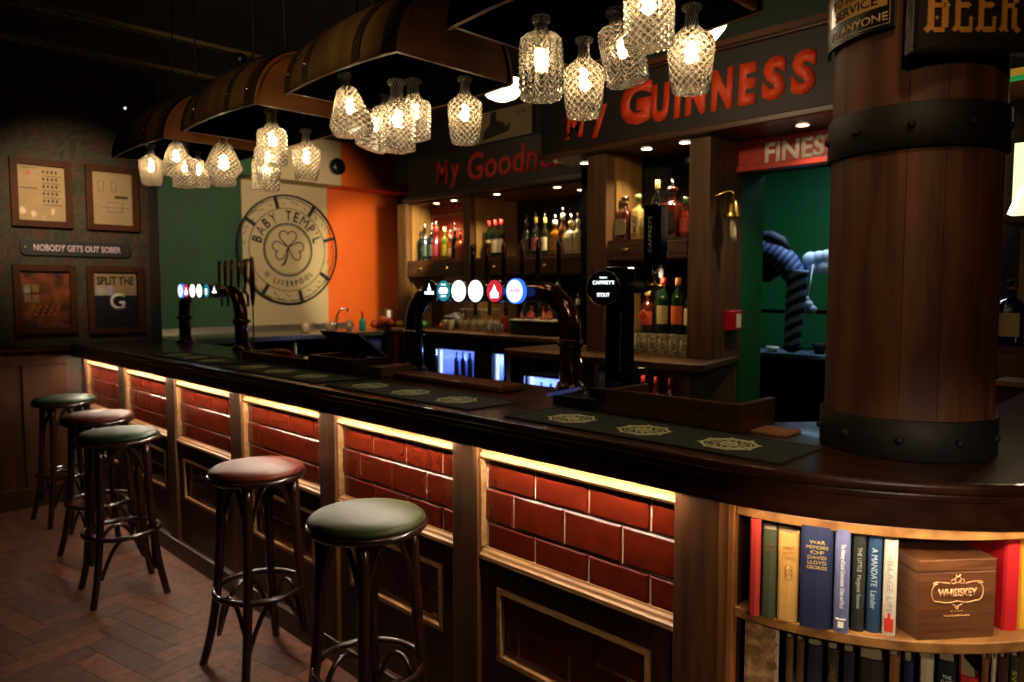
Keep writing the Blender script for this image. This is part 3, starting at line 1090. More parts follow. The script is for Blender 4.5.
# BEER board in front of the column
n0 = Vector((-0.80, -0.60, 0)).normalized()
P1 = Vector((1.655, 0.520, 0)); P2d = Vector((0.715, -0.70, 0)).normalized()
P2d = (Vector((1.829, 0.346, 0)) - Vector((1.657, 0.519, 0))).normalized()
nn = Vector((P2d.y, -P2d.x, 0))
if nn.dot(Vector((-1, -1, 0))) < 0:
    nn = -nn
P1 = P1 + P2d * 0.012
beer = thing('beer_sign', 'dark wooden board sign with gold BEER lettering fixed to the column', 'sign', tuple(P1 + Vector((0, 0, 2.005))))
b = MB()
c0 = P2d * 0.20 - nn * 0.012
b.obox((c0.x, c0.y, 0.135), P2d, nn, (0, 0, 1), 0.20, 0.012, 0.135)
b.build('board', plain('dark_sign_wood', '#1a1411', 0.5, c2='#241b16', scale=8, stretch=(1, 1, 6)), beer, bevel=0.003)
b = MB()
for du, dz, hx, hz in ((0.20, 0.006, 0.20, 0.006), (0.20, 0.264, 0.20, 0.006), (0.006, 0.135, 0.006, 0.123), (0.394, 0.135, 0.006, 0.123)):
    q = P2d * du + nn * 0.003
    b.obox((q.x, q.y, dz), P2d, nn, (0, 0, 1), hx, 0.004, hz)
b.build('rim', plain('dark_sign_rim', '#120d0b', 0.4), beer, bevel=0.002)
D['gold'] = plain('gold_leaf', '#d08c3a', 0.5, 0.0, c2='#dc9a44')


def letter_shape(ch):
    """blackletter-like strokes in a unit cell: list of boxes (x0,x1,y0,y1) and diamonds (cx,cy,r)"""
    st = [(0.12, 0.34, 0.04, 0.96)]
    dm = [(0.12, 0.06, 0.10), (0.12, 0.94, 0.10)]
    if ch == 'B':
        st += [(0.34, 0.72, 0.0, 0.09), (0.34, 0.70, 0.91, 1.0), (0.34, 0.66, 0.46, 0.54), (0.62, 0.84, 0.09, 0.46), (0.60, 0.80, 0.54, 0.91)]
        dm += [(0.44, 0.27, 0.05), (0.80, 0.50, 0.08)]
    if ch == 'E':
        st += [(0.34, 0.80, 0.0, 0.10), (0.34, 0.76, 0.90, 1.0), (0.34, 0.60, 0.45, 0.55), (0.74, 0.86, 0.0, 0.24), (0.70, 0.82, 0.78, 1.0)]
        dm += [(0.64, 0.50, 0.11), (0.80, 0.26, 0.07)]
    if ch == 'R':
        st += [(0.34, 0.68, 0.91, 1.0), (0.34, 0.64, 0.44, 0.53), (0.60, 0.80, 0.53, 0.91), (0.56, 0.76, 0.06, 0.44)]
        dm += [(0.80, 0.04, 0.11), (0.34, 0.03, 0.06)]
    return st, dm


for k, ch in enumerate('BEER'):
    b = MB()
    st, dm = letter_shape(ch)
    lw_, lh = 0.047, 0.108
    u0 = 0.036 + k * 0.0475
    if k == 0:
        lw_ = 0.058
        u0 -= 0.010
    z0 = 0.042
    for (x0, x1, y0, y1) in st:
        q = P2d * (u0 + (x0 + x1) / 2 * lw_) + nn * 0.001
        b.obox((q.x, q.y, z0 + (y0 + y1) / 2 * lh), P2d, nn, (0, 0, 1), (x1 - x0) / 2 * lw_, 0.0015, (y1 - y0) / 2 * lh)
    for (cx, cy, r_) in dm:
        q = P2d * (u0 + cx * lw_) + nn * 0.001
        ax = (P2d + Vector((0, 0, 1))).normalized(); az = (Vector((0, 0, 1)) - P2d).normalized()
        b.obox((q.x, q.y, z0 + cy * lh), ax, nn, az, r_ * lw_, 0.0016, r_ * lw_)
    b.build('letter', 'gold', beer)

# ------------------------------------------------------------------ bar mats with round emblems
def roundel(b, x, y, z, s=0.072):
    segs = 8
    rings = [s, s * 0.88]
    pts = []
    for r_ in (s, s * 0.87):
        pts.append([(x + r_ * math.cos(2 * PI * (k + 0.5) / segs) * 0.98, y + r_ * math.sin(2 * PI * (k + 0.5) / segs)) for k in range(segs)])
    for k in range(segs):
        q = [pts[0][k], pts[0][(k + 1) % segs], pts[1][(k + 1) % segs], pts[1][k]]
        b.prism(q, z, z + 0.001)
        p = pts[0][k]
        b.lathe([(0.005, z), (0.005, z + 0.0016)], p[0], p[1], 0, 6)
    for r_, t in ((s * 0.72, 0.0022), (s * 0.30, 0.0022)):
        b.tube([(x + r_ * math.cos(2 * PI * k / 20), y + r_ * math.sin(2 * PI * k / 20), z) for k in range(20)], t, 4, closed=True)
    for k in range(12):
        a = 2 * PI * k / 12
        b.obox((x + s * 0.50 * math.cos(a), y + s * 0.50 * math.sin(a), z), (math.cos(a + 0.5), math.sin(a + 0.5), 0), (-math.sin(a + 0.5), math.cos(a + 0.5), 0), (0, 0, 1), 0.009, 0.0022, 0.0012)
    for k in range(3):
        a = R(90 + 120 * k)
        b.tube([(x + 0.011 * math.cos(a) + 0.009 * math.cos(2 * PI * q / 8), y + 0.011 * math.sin(a) + 0.009 * math.sin(2 * PI * q / 8), z) for q in range(8)], 0.0018, 4, closed=True)


mats = [(0.69, 1.53, (0.866, 1.113, 1.363), 'green black rubber bar mat with three emblems nearest the column'),
        (1.69, 2.54, (1.874, 2.132, 2.393), 'rubber bar mat with three emblems in front of the long wooden board'),
        (2.62, 3.56, (2.838, 3.118, 3.384), 'rubber bar mat with three emblems in front of the tilted screen'),
        (3.64, 4.52, (3.852, 4.106, 4.326), 'rubber bar mat with three emblems at the far end of the counter')]
for y0, y1, cs, lab in mats:
    t = thing('bar_mat', lab, 'bar mat', (1.61, (y0 + y1) / 2, 1.1465), group='bar mats along the counter')
    MB().box(1.497, 1.728, y0, y1, 1.1465, 1.1495).build('rubber_sheet', 'mat', t, True, bevel=0.001)
    for y in cs:
        b = MB()
        roundel(b, 1.605, y, 1.1497)
        b.build('emblem', 'matgreen', t, True)
    b = MB()
    b.box(1.497, 1.728, y0, y0 + 0.006, 1.1496, 1.151)
    b.box(1.497, 1.728, y1 - 0.006, y1, 1.1496, 1.151)
    b.box(1.497, 1.503, y0 + 0.006, y1 - 0.006, 1.1496, 1.151)
    b.box(1.722, 1.728, y0 + 0.006, y1 - 0.006, 1.1496, 1.151)
    b.build('raised_rim', 'mat', t, True)

# cork coaster, boards and low timber upstands on the counter
o = MB().box(1.79, 1.883, 0.808, 0.905, 1.1465, 1.1545).build('coaster', plain('cork', '#a06c42', 0.8, c2='#8c5a34', scale=60), None, bevel=0.002)
tag(o, 'square brown cork coaster on the counter left of the column', 'coaster')
o = MB().box(1.835, 1.963, 1.90, 2.56, 1.1465, 1.172).build('serving_board', 'board', None, bevel=0.008, bseg=3)
tag(o, 'long flat reddish wooden board lying on the counter behind the mat', 'board')


def upstand(name, lab, x0, y0, y1, h, depth, matn='backwood_y'):
    t = thing(name, lab, 'timber upstand', (x0, (y0 + y1) / 2, 1.1465))
    MB().box(x0, x0 + 0.022, y0, y1, 1.1465, 1.1465 + h).build('front_board', matn, t, True, bevel=0.003)
    MB().box(x0 + 0.0225, x0 + depth, y0, y0 + 0.022, 1.1465, 1.1465 + h).build('end_board', matn, t, True, bevel=0.003)
    MB().box(x0 + 0.0225, x0 + depth, y1 - 0.022, y1, 1.1465, 1.1465 + h).build('end_board', matn, t, True, bevel=0.003)
    MB().box(x0 + 0.0225, x0 + depth, y0 + 0.0225, y1 - 0.0225, 1.1465, 1.150).build('tray_base', 'darkwood', t, True)
    return t


upstand('wooden_surround', 'low reddish brown timber surround on the counter between the stout font and the column', 1.755, 0.915, 1.36, 0.076, 0.20, 'backwood_y')
upstand('wooden_surround', 'low dark timber surround on the counter in front of the tilted screen', 1.75, 2.74, 3.12, 0.072, 0.22, 'darkwood')
upstand('wooden_surround', 'low timber surround on the far part of the counter, red bottle opener on it', 1.76, 3.16, 3.86, 0.045, 0.20, 'board')
o = MB().box(1.80, 1.97, 2.60, 2.69, 1.1465, 1.192).build('wooden_block', plain('pale_box_wood', '#6a4a2c', 0.5, c2='#7a5836', scale=8), None, bevel=0.004)
tag(o, 'small pale wooden block box beside the near tap tower base', 'wooden box')
t = thing('bar_tool', 'red handled bar tool lying on the far timber surround', 'bar tool', (1.79, 3.45, 1.192))
b = MB()
b.tube([(1.80, 3.56, 1.207), (1.80, 3.50, 1.207), (1.795, 3.40, 1.207), (1.79, 3.34, 1.205)], [0.006, 0.016, 0.015, 0.008], 10)
b.build('handle', plain('red_plastic', '#b01818', 0.3), t, True)
MB().tube([(1.79, 3.34, 1.205), (1.785, 3.28, 1.200), (1.782, 3.22, 1.196)], 0.004, 8).build('shaft', 'chrome', t, True)
t = thing('bar_towel', 'crumpled red and blue cloth behind the red handled tool', 'cloth', (1.90, 3.65, 1.1515))
b = MB()
for k in range(9):
    b.ball((1.89 + 0.02 * math.sin(k * 1.7), 3.46 + k * 0.035, 1.168 + 0.004 * math.cos(k)), 0.026, 1, 1.2, 0.62, 10)
b.build('cloth', plain('red_blue_cloth', '#a01818', 0.8, c2='#203080', scale=14, lo=0.5, hi=0.55), t, True)

# tilted till screen seen from behind
t = thing('till_screen', 'black till screen tilted back behind the timber surround', 'screen', (1.90, 3.0, 1.1515))
b = MB()
A = Vector((1.88, 3.24, 1.318)); Bp = Vector((1.88, 2.90, 1.318)); Cp = Vector((1.96, 2.78, 1.212)); Dp = Vector((1.96, 3.12, 1.200))
nq = (Bp - A).cross(Dp - A).normalized() * 0.012
vs = [b.bm.verts.new(p) for p in (A, Bp, Cp, Dp)] + [b.bm.verts.new(p + nq) for p in (A, Bp, Cp, Dp)]
for q in ((0, 1, 2, 3), (7, 6, 5, 4), (0, 4, 5, 1), (1, 5, 6, 2), (2, 6, 7, 3), (3, 7, 4, 0)):
    b.bm.faces.new([vs[i] for i in q])
b.build('screen_housing', 'blackp', t, True, bevel=0.004)
MB().tube([(1.945, 2.96, 1.152), (1.945, 2.96, 1.215)], [0.035, 0.02], 12).build('stand', 'blackp', t, True)

# card reader stack on the counter beside the stout font
t = thing('card_reader', 'black card reader with a pale blue screen lying beside the near tap tower', 'card reader', (1.80, 1.50, 1.1465))
b = MB()
b.obox((1.80, 1.50, 1.168), (0.25, -1, 0), (1, 0.25, 0), (0, 0, 1), 0.075, 0.042, 0.016)
b.build('body', 'blackp', t, True, bevel=0.006, bseg=3)
b = MB()
b.obox((1.775, 1.545, 1.193), (0.3, -1, 0.25), (1, 0.3, 0.0), (0, 0.2, 1), 0.05, 0.022, 0.005)
b.build('screen', plain('dim_screen', '#1c2440', 0.2, emit='#5060a0', es=0.25), t, True)
MB().box(1.79, 1.83, 1.385, 1.455, 1.185, 1.215).build('printer_cover', 'blackp', t, True, bevel=0.005)

# ------------------------------------------------------------------ tap towers
def tap_tower(y0, y1, label, badges, levers, x=2.03):
    y0, y1 = y0 * 1.041, y1 * 1.041
    badges = [(q[0] * 1.0426,) + tuple(q[1:]) for q in badges]
    levers = [q * 1.04 for q in levers]
    """bridge shaped font: two posts joined by a tube"""
    cy = (y0 + y1) / 2
    t = thing('tap_tower', label, 'beer tap tower', (x, (y0 + y1) / 2, 1.1465), group='bridge tap towers')
    r = 0.040
    top = 1.515
    b = MB()
    pts = [(x, y1, 1.165), (x, y1, 1.30), (x, y1, top - 0.15)]
    for k in range(1, 9):
        a = R(90 * k / 8)
        pts.append((x, y1 - 0.15 * (1 - math.cos(a)), top - 0.15 + 0.15 * math.sin(a)))
    pts.append((x, cy, top))
    for k in range(0, 9):
        a = R(90 - 90 * k / 8)
        pts.append((x, y0 + 0.15 * (1 - math.cos(a)), top - 0.15 + 0.15 * math.sin(a)))
    pts += [(x, y0, 1.30), (x, y0, 1.165)]
    b.tube(pts, r, 20)
    b.build('bridge_tube', 'darkchrome', t, True)
    for y in (y0, y1):
        b = MB().lathe([(0.060, 1.147), (0.060, 1.158), (0.052, 1.170), (0.046, 1.185)], x, y, 0, 28)
        fl = b.build('post_flange', 'darkchrome', t, True)
        b = MB().lathe([(0.041, 1.312), (0.048, 1.318), (0.050, 1.328), (0.048, 1.338), (0.041, 1.344)], x, y, 0, 28)
        for k in range(6):
            a = 2 * PI * k / 6
            b.tube([(x + 0.048 * math.cos(a), y + 0.048 * math.sin(a), 1.328), (x + 0.062 * math.cos(a), y + 0.062 * math.sin(a), 1.328)], 0.005, 6)
        b.build('collar', 'darkchrome', t, True)
    # lit badges
    for (yb, face, rim, txt) in badges:
        b = MB().tube([(x - 0.03, yb, top), (x - 0.055, yb, top + 0.003)], [0.02, 0.03], 14)
        hd = b.build('badge_holder', 'chrome', t, True)
        b = MB().tube([(x - 0.055, yb, top + 0.003), (x - 0.072, yb, top + 0.003)], 0.0475, 32)
        b.build('badge_rim', rim, hd, True).location = (0, 0, 0)
        b = MB().tube([(x - 0.0722, yb, top + 0.003), (x - 0.0735, yb, top + 0.003)], 0.043, 32)
        b.build('badge', face, hd, True)
        for (tx, w_, h_, dz, mt) in txt:
            if tx == '#bar':
                b = MB().box(x - 0.0745, x - 0.0735, yb - w_ / 2, yb + w_ / 2, top + 0.003 + dz - h_ / 2, top + 0.003 + dz + h_ / 2)
                b.build('logo', mt, hd, True)
            elif tx == '#drop':
                pts = [(yb + 0.0, top + dz + h_ * 0.6), (yb + w_ * 0.25, top + dz + 0.1 * h_), (yb + w_ * 0.5, top + dz - 0.1 * h_), (yb + w_ * 0.45, top + dz - 0.5 * h_), (yb - w_ * 0.45, top + dz - 0.5 * h_), (yb - w_ * 0.5, top + dz - 0.1 * h_), (yb - w_ * 0.25, top + dz + 0.1 * h_)]
                MB().prism(pts, x - 0.0746, x - 0.0736, 'yz').build('logo', mt, hd, True)
            elif tx == '#ring':
                MB().torus((x - 0.0738, yb + w_, top + dz), h_, 0.0028, 20, 6, 'x').build('logo', mt, hd, True)
            else:
                put_text('lettering', tx, w_, h_, mt, hd, (x - 0.0738, yb, top + 0.003 + dz), 'nx', 0.0006, 0.02)
    # pour levers and spouts on the staff side
    for yb in levers:
        b = MB().tube([(x + 0.03, yb, top), (x + 0.075, yb, top + 0.0), (x + 0.095, yb, top - 0.03), (x + 0.095, yb, top - 0.10)], [0.014, 0.013, 0.010, 0.008], 10)
        tp = b.build('spout', 'chrome', t, True)
        b = MB().tube([(x + 0.075, yb, top + 0.012), (x + 0.078, yb, top + 0.035)], [0.012, 0.009], 10)
        b.build('lever_joint', 'chrome', tp, True)
        b = MB().tube([(x + 0.078, yb, top + 0.035), (x + 0.080, yb, top + 0.08), (x + 0.084, yb, top + 0.19), (x + 0.085, yb, top + 0.205)], [0.007, 0.011, 0.014, 0.008], 12)
        b.build('lever', 'darkchrome', tp, True)
    return t


E_w = emis('badge_white', (0.95, 1.0, 0.85), 2.2)
E_w2 = emis('badge_pure_white', (0.9, 0.95, 1.0), 2.4)
E_teal = emis('badge_teal', (0.02, 0.28, 0.35), 0.8)
E_black = plain('badge_black', '#0a1018', 0.3)
E_red = emis('badge_red', (0.75, 0.03, 0.05), 0.9)
E_bl = emis('badge_ice_blue', (0.5, 0.7, 1.0), 2.0)
E_blue = emis('badge_rim_blue', (0.03, 0.15, 1.0), 1.5)
E_pink = emis('badge_pink_text', (0.9, 0.15, 0.25), 1.2)
E_green = plain('badge_rim_green', '#26401c', 0.3)
bad1 = [
    (2.36, E_black, 'chrome', [('#bar', 0.060, 0.012, -0.008, E_w2), ('#drop', 0.022, 0.034, 0.016, E_w2)]),
    (2.27, E_teal, 'chrome', [('#ring', -0.014, 0.011, 0.004, E_w2), ('#ring', 0.0, 0.011, 0.004, E_w2), ('#ring', 0.014, 0.011, 0.004, E_w2), ('#bar', 0.03, 0.006, -0.022, E_w2), ('#bar', 0.03, 0.005, 0.027, E_w2)]),
    (2.178, E_w, 'chrome', []),
    (2.079, E_w, E_green, [('ALE', 0.03, 0.010, 0.002, plain('pale_olive_print', '#8a8a50', 0.5))]),
    (1.974, E_red, 'chrome', [('#drop', 0.048, 0.048, 0.0, E_w2)]),
    (1.869, E_bl, E_blue, [('LAGER', 0.060, 0.014, 0.002, E_pink)]),
]
tap_tower(1.665, 2.56, 'near bridge shaped bronze tap tower with six lit round badges', bad1, (2.263, 2.178, 2.08, 1.98, 1.896, 1.791))
bad2 = [
    (5.00, E_bl, E_blue, [('#bar', 0.05, 0.012, 0.0, E_pink)]),
    (4.90, E_red, 'chrome', [('#drop', 0.048, 0.048, 0.0, E_w2)]),
    (4.80, E_w, 'chrome', []),
    (4.69, E_w, E_green, []),
    (4.58, E_teal, 'chrome', [('#ring', 0.0, 0.012, 0.004, E_w2), ('#bar', 0.03, 0.006, -0.022, E_w2)]),
    (4.46, E_black, 'chrome', [('#bar', 0.060, 0.012, -0.008, E_w2), ('#drop', 0.022, 0.034, 0.016, E_w2)]),
]
tap_tower(4.26, 5.13, 'far bridge shaped bronze tap tower with lit badges in front of the green wall', bad2, (4.737, 4.646, 4.558, 4.457, 4.36))
# chrome flow valve hanging off the far tower's near end
t = thing('ale_pump', 'long thin wooden ale pump handle standing beside the far tap tower', 'ale pump', (2.085, 4.385, 1.1465))
b = MB().tube([(2.085, 4.385, 1.147), (2.085, 4.385, 1.42)], 0.005, 10)
b.build('stem', 'chrome', t, True)
MB().tube([(2.085, 4.385, 1.42), (2.085, 4.385, 1.47), (2.085, 4.385, 1.56), (2.085, 4.385, 1.70), (2.085, 4.385, 1.73)], [0.006, 0.014, 0.017, 0.014, 0.006], 12).build('grip', 'darkchrome', t, True)

# stout font: flat black column, round badge, tall lever
t = thing('stout_font', 'flat black stout tap font with a round CAFFREYS badge and tall handle', 'beer tap', (1.97, 1.485, 1.1465))
MB().box(1.93, 2.02, 1.40, 1.52, 1.147, 1.162).build('base_plate', 'iron', t, True, bevel=0.004)
MB().box(1.945, 2.005, 1.430, 1.512, 1.162, 1.60).build('column', 'blackg', t, True, bevel=0.008, bseg=3)
put_text('lettering', 'SINCE TRIPLE FERMENTED', 0.20, 0.007, plain('grey_print', '#5c5c5c', 0.5), t, (1.9445, 1.445, 1.35), ((0, 0, -1), (0, -1, 0)), 0.0005)
nb_ = Vector((-0.93, -0.36, 0)).normalized()
rb_ = Vector((-nb_.y, nb_.x, 0))
bc_ = Vector((1.895, 1.478, 1.528))
b = MB().tube([Vector((1.955, 1.475, 1.528)), bc_ - nb_ * 0.012, bc_], [0.035, 0.054, 0.058], 32)
hd = b.build('badge_housing', 'blackp', t, True)
b = MB().tube([bc_ + nb_ * 0.0004, bc_ + nb_ * 0.002], 0.0565, 32)
b.build('badge', E_black, hd, True)
b = MB()
b.tube([bc_ + nb_ * 0.002 + rb_ * 0.0565 * math.cos(2 * PI * q / 32) + Vector((0, 0, 0.0565 * math.sin(2 * PI * q / 32))) for q in range(32)], 0.0016, 6, closed=True)
b.build('badge_ring', 'chrome', hd, True)
fc_ = (tuple(rb_), (0, 0, 1))
for tx_, w_, h_, mt_, dz_ in (("CAFFREY'S", 0.072, 0.0125, E_w2, 0.018), ('STOUT', 0.042, 0.0125, E_w2, -0.022), ('IRISH', 0.024, 0.006, E_w2, 0.034)):
    put_text('lettering', tx_, w_, h_, mt_, hd, tuple(bc_ + nb_ * 0.0022 + Vector((0, 0, dz_))), fc_, 0.0006, 0.008)
b = MB().tube([(1.99, 1.45, 1.532), (2.0, 1.42, 1.532), (2.005, 1.385, 1.530)], [0.022, 0.020, 0.016], 14)
vv = b.build('valve', 'iron', t, True)
MB().tube([(2.005, 1.385, 1.530), (2.01, 1.350, 1.532), (2.012, 1.325, 1.535)], [0.013, 0.012, 0.008], 12).build('valve_tip', 'brass', vv, True)
MB().tube([(2.01, 1.36, 1.545), (2.01, 1.357, 1.60)], 0.008, 10).build('lever_stem', 'chrome', t, True)
MB().box(1.985, 2.035, 1.325, 1.39, 1.60, 1.795).build('lever_handle', 'blackg', t, True, bevel=0.006)
put_text('lettering', 'CAFFREYS', 0.115, 0.014, plain('pale_grey_print', '#8a8580', 0.5), t, (1.9845, 1.362, 1.70), ((0, 0, 1), (0, 1, 0)), 0.0005, 0.01)

# ------------------------------------------------------------------ bar stools
def make_stool(seatmat):
    t = thing('bar_stool', 'x', 'bar stool', (0, 0, 0))
    b = MB().lathe([(0.0, 0.757), (0.150, 0.757), (0.174, 0.760), (0.184, 0.770), (0.184, 0.779), (0.178, 0.784), (0.0, 0.784)], 0, 0, 0, 48)
    b.build('seat_ring', 'bent', t)
    b = MB().lathe([(0.172, 0.7845), (0.178, 0.789), (0.176, 0.798), (0.162, 0.808), (0.12, 0.815), (0.06, 0.819), (0.0, 0.820)], 0, 0, 0, 48)
    b.build('seat_cushion', seatmat, t)
    for k in range(4):
        a = R(45 + 90 * k)
        ca, sa = math.cos(a), math.sin(a)
        pts, rr = [], []
        for q in range(15):
            s_ = q / 14.0
            z = 0.757 * (1 - s_)
            rad = 0.142 + 0.030 * s_ + 0.062 * s_ ** 3.5
            pts.append((rad * ca, rad * sa, z))
            rr.append(0.0195 - 0.003 * s_)
        MB().tube(pts, rr, 12).build('leg', 'bent', t)
    b = MB().torus((0, 0, 0.315), 0.172, 0.0125, 48, 10)
    b.build('foot_ring', 'bent', t)
    for lvl, (zl, zt, rl, rt) in enumerate(((0.12, 0.303, 0.168, 0.166), (0.57, 0.754, 0.148, 0.140))):
        for k in range(4):
            a0 = 45 + 90 * k
            pts = []
            for q in range(13):
                u = q / 12.0
                a = R(a0 + 90 * u)
                h = 1 - abs(2 * u - 1) ** 2.6
                # arch between neighbouring legs: stays close to the chord low down, touches the ring at the crown
                chord = math.cos(R(45)) / math.cos(R(90 * u - 45))
                rad = (rl * (1 - h) + rt * h) * (chord * 0.75 + 0.25)
                pts.append((rad * math.cos(a), rad * math.sin(a), zl + (zt - zl) * h))
            MB().tube(pts, 0.0100, 8).build('arched_brace', 'bent', t)
    for ch in t.children:
        if ch.name.startswith('seat'):
            for v in ch.data.vertices:
                v.co.x *= 1.04; v.co.y *= 1.04
    return t


stools = [(1.279, 1.932, 6, 'seatgreen', 'nearest bar stool with olive green leather seat'),
          (1.322, 2.778, 4, 'seatred', 'second bar stool from the camera with tan red leather seat'),
          (1.160, 3.950, -6, 'seatgreen2', 'dark green seated bar stool in front of the chestnut one'),
          (1.247, 4.600, 8, 'seatred2', 'chestnut red seated bar stool between the two dark green ones'),
          (1.290, 5.480, 4, 'seatgreen2', 'farthest bar stool, dark green seat, by the panelled wall')]
for (x, y, rz, m_, lab) in stools:
    st = make_stool(m_)
    st.location = (x, y, 0)
    st.rotation_euler = (0, 0, R(rz))
    st.scale = (1, 1, 1.012)
    tag(st, lab, 'bar stool', 'bentwood bar stools along the bar')

# ------------------------------------------------------------------ half barrel canopies over the counter
def canopy(y0, y1, x0, x1, z, label, bracket=False):
    t = thing('barrel_canopy', label, 'barrel canopy', ((x0 + x1) / 2, (y0 + y1) / 2, z), group='half barrel canopies over the bar')
    n, m = 24, 12
    hw = (x1 - x0) / 2
    cx = (x0 + x1) / 2

    def prof(s_):
        return hw * (0.90 + 0.10 * math.sin(PI * s_) ** 0.8) if 0 < s_ < 1 else hw * 0.90
    b = MB()
    outer, inner = [], []
    for j in range(m + 1):
        s_ = j / m
        ra = prof(s_) * 1.06
        y = y0 + (y1 - y0) * s_
        outer.append([b.bm.verts.new((cx - ra * math.cos(PI * i / n), y, z + ra * 1.0 * math.sin(PI * i / n))) for i in range(n + 1)])
        inner.append([b.bm.verts.new((cx - (ra - 0.014) * math.cos(PI * i / n), y, z + (ra - 0.014) * math.sin(PI * i / n))) for i in range(n + 1)])
    for j in range(m):
        for i in range(n):
            f = b.bm.faces.new([outer[j][i], outer[j][i + 1], outer[j + 1][i + 1], outer[j + 1][i]]); f.smooth = True
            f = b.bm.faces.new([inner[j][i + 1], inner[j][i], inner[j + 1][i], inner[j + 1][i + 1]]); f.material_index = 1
        for i in (0, n):
            b.bm.faces.new([outer[j][i], inner[j][i], inner[j + 1][i], outer[j + 1][i]]).material_index = 2
    for j in (0, m):
        for i in range(n):
            b.bm.faces.new([outer[j][i], outer[j][i + 1], inner[j][i + 1], inner[j][i]]).material_index = 2
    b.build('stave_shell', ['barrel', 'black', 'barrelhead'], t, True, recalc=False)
    # the two flat heads
    for y in (y0 + 0.012, y1 - 0.026):
        ra = hw * 0.90 * 1.06 - 0.015
        pts = [(cx - ra * math.cos(PI * i / n), z + 0.004 + ra * math.sin(PI * i / n)) for i in range(n + 1)]
        b = MB()
        lo = [b.bm.verts.new((p, y, q)) for p, q in pts]
        hi = [b.bm.verts.new((p, y + 0.014, q)) for p, q in pts]
        f1 = b.bm.faces.new(lo); f2 = b.bm.faces.new(hi[::-1])
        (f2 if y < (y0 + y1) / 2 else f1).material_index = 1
        for i in range(len(pts)):
            k = (i + 1) % len(pts)
            b.bm.faces.new([lo[i], hi[i], hi[k], lo[k]])
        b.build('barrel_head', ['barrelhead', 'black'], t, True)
    # iron hoops
    for s_ in (0.06, 0.27, 0.73, 0.94):
        ra = prof(s_) * 1.06 + 0.002
        w_ = 0.022
        y = y0 + (y1 - y0) * s_
        b = MB()
        lo = [(cx - ra * math.cos(PI * i / n), z + ra * math.sin(PI * i / n)) for i in range(n + 1)]
        hi = [(cx - (ra + 0.003) * math.cos(PI * i / n), z + (ra + 0.003) * math.sin(PI * i / n)) for i in range(n + 1)]
        b.prism(lo + hi[::-1], y - w_, y + w_, 'xz')
        hp = b.build('iron_hoop', 'iron_canopy', t, True)
        b = MB()
        b.ball((cx - (ra + 0.004) * math.cos(R(14)), y, z + (ra + 0.004) * math.sin(R(14))), 0.006, seg=8)
        o = b.build('rivet', 'brass', hp, True)
    # hanging rods to the ceiling
    for s_ in (0.3, 0.7):
        y = y0 + (y1 - y0) * s_
        b = MB().tube([(cx, y, z + hw + 0.01), (cx, y, CZ)], 0.005, 8)
        b.build('hanging_rod', 'iron', t, True)
    if bracket:
        b = MB().ball((cx - 0.15, y0 + 0.33, z + 0.265), 0.026, seg=12)
        b.tube([(cx - 0.14, y0 + 0.33, z + 0.24), (cx - 0.155, y0 + 0.33, z + 0.28)], 0.02, 10)
        b.build('bracket_knob', 'blackp', t, True)
    return t


canopy(0.93, 1.62, 1.345, 1.875, 2.25, 'nearest half barrel canopy, only its open underside and corner in view')
canopy(1.87, 2.575, 1.355, 1.885, 2.25, 'second half barrel canopy from the camera with brown wooden end')
canopy(2.78, 3.52, 1.335, 1.865, 2.25, 'third half barrel canopy, banded staves and small black knob on top', True)
canopy(3.71, 4.48, 1.325, 1.86, 2.25, 'farthest half barrel canopy, nearly black, at the left')

# ------------------------------------------------------------------ decanter lamps
BULB = [(0.0, 0.0), (0.007, 0.0015), (0.0115, 0.008), (0.013, 0.018), (0.0115, 0.030), (0.008, 0.042), (0.006, 0.052), (0.006, 0.056), (0.0, 0.056)]
PROF = {
    # (radius fraction of half width, height fraction); bottom of the glass first
    'cylinder': [(0.0, 0.0), (0.90, 0.0), (0.98, 0.02), (1.0, 0.05), (0.96, 0.10), (1.0, 0.12), (1.0, 0.66), (0.95, 0.72), (0.78, 0.765), (0.45, 0.79), (0.34, 0.82), (0.33, 0.90), (0.42, 0.925), (0.44, 0.965), (0.40, 1.0), (0.26, 1.0)],
    'bell': [(0.0, 0.0), (0.76, 0.0), (0.80, 0.02), (0.80, 0.08), (0.89, 0.14), (0.93, 0.32), (1.0, 0.44), (1.0, 0.57), (0.93, 0.62), (0.58, 0.69), (0.34, 0.75), (0.28, 0.81), (0.27, 0.93), (0.42, 0.945), (0.44, 0.985), (0.40, 1.0), (0.24, 1.0)],
    'square': [(0.0, 0.0), (0.80, 0.0), (0.84, 0.03), (0.86, 0.55), (0.78, 0.62), (0.42, 0.68), (0.30, 0.74), (0.28, 0.90), (0.40, 0.93), (0.42, 0.97), (0.38, 1.0), (0.22, 1.0)],
    'pyramid': [(0.0, 0.0), (0.58, 0.0), (0.62, 0.02), (0.64, 0.16), (1.0, 0.34), (0.96, 0.38), (0.42, 0.80), (0.24, 0.82), (0.20, 0.86), (0.20, 0.92), (0.32, 0.94), (0.33, 0.985), (0.28, 1.0), (0.18, 1.0)],
    'wide': [(0.0, 0.0), (0.80, 0.0), (0.88, 0.02), (1.0, 0.14), (0.98, 0.18), (0.44, 0.74), (0.26, 0.78), (0.20, 0.82), (0.20, 0.92), (0.32, 0.94), (0.33, 0.985), (0.28, 1.0), (0.18, 1.0)],
}
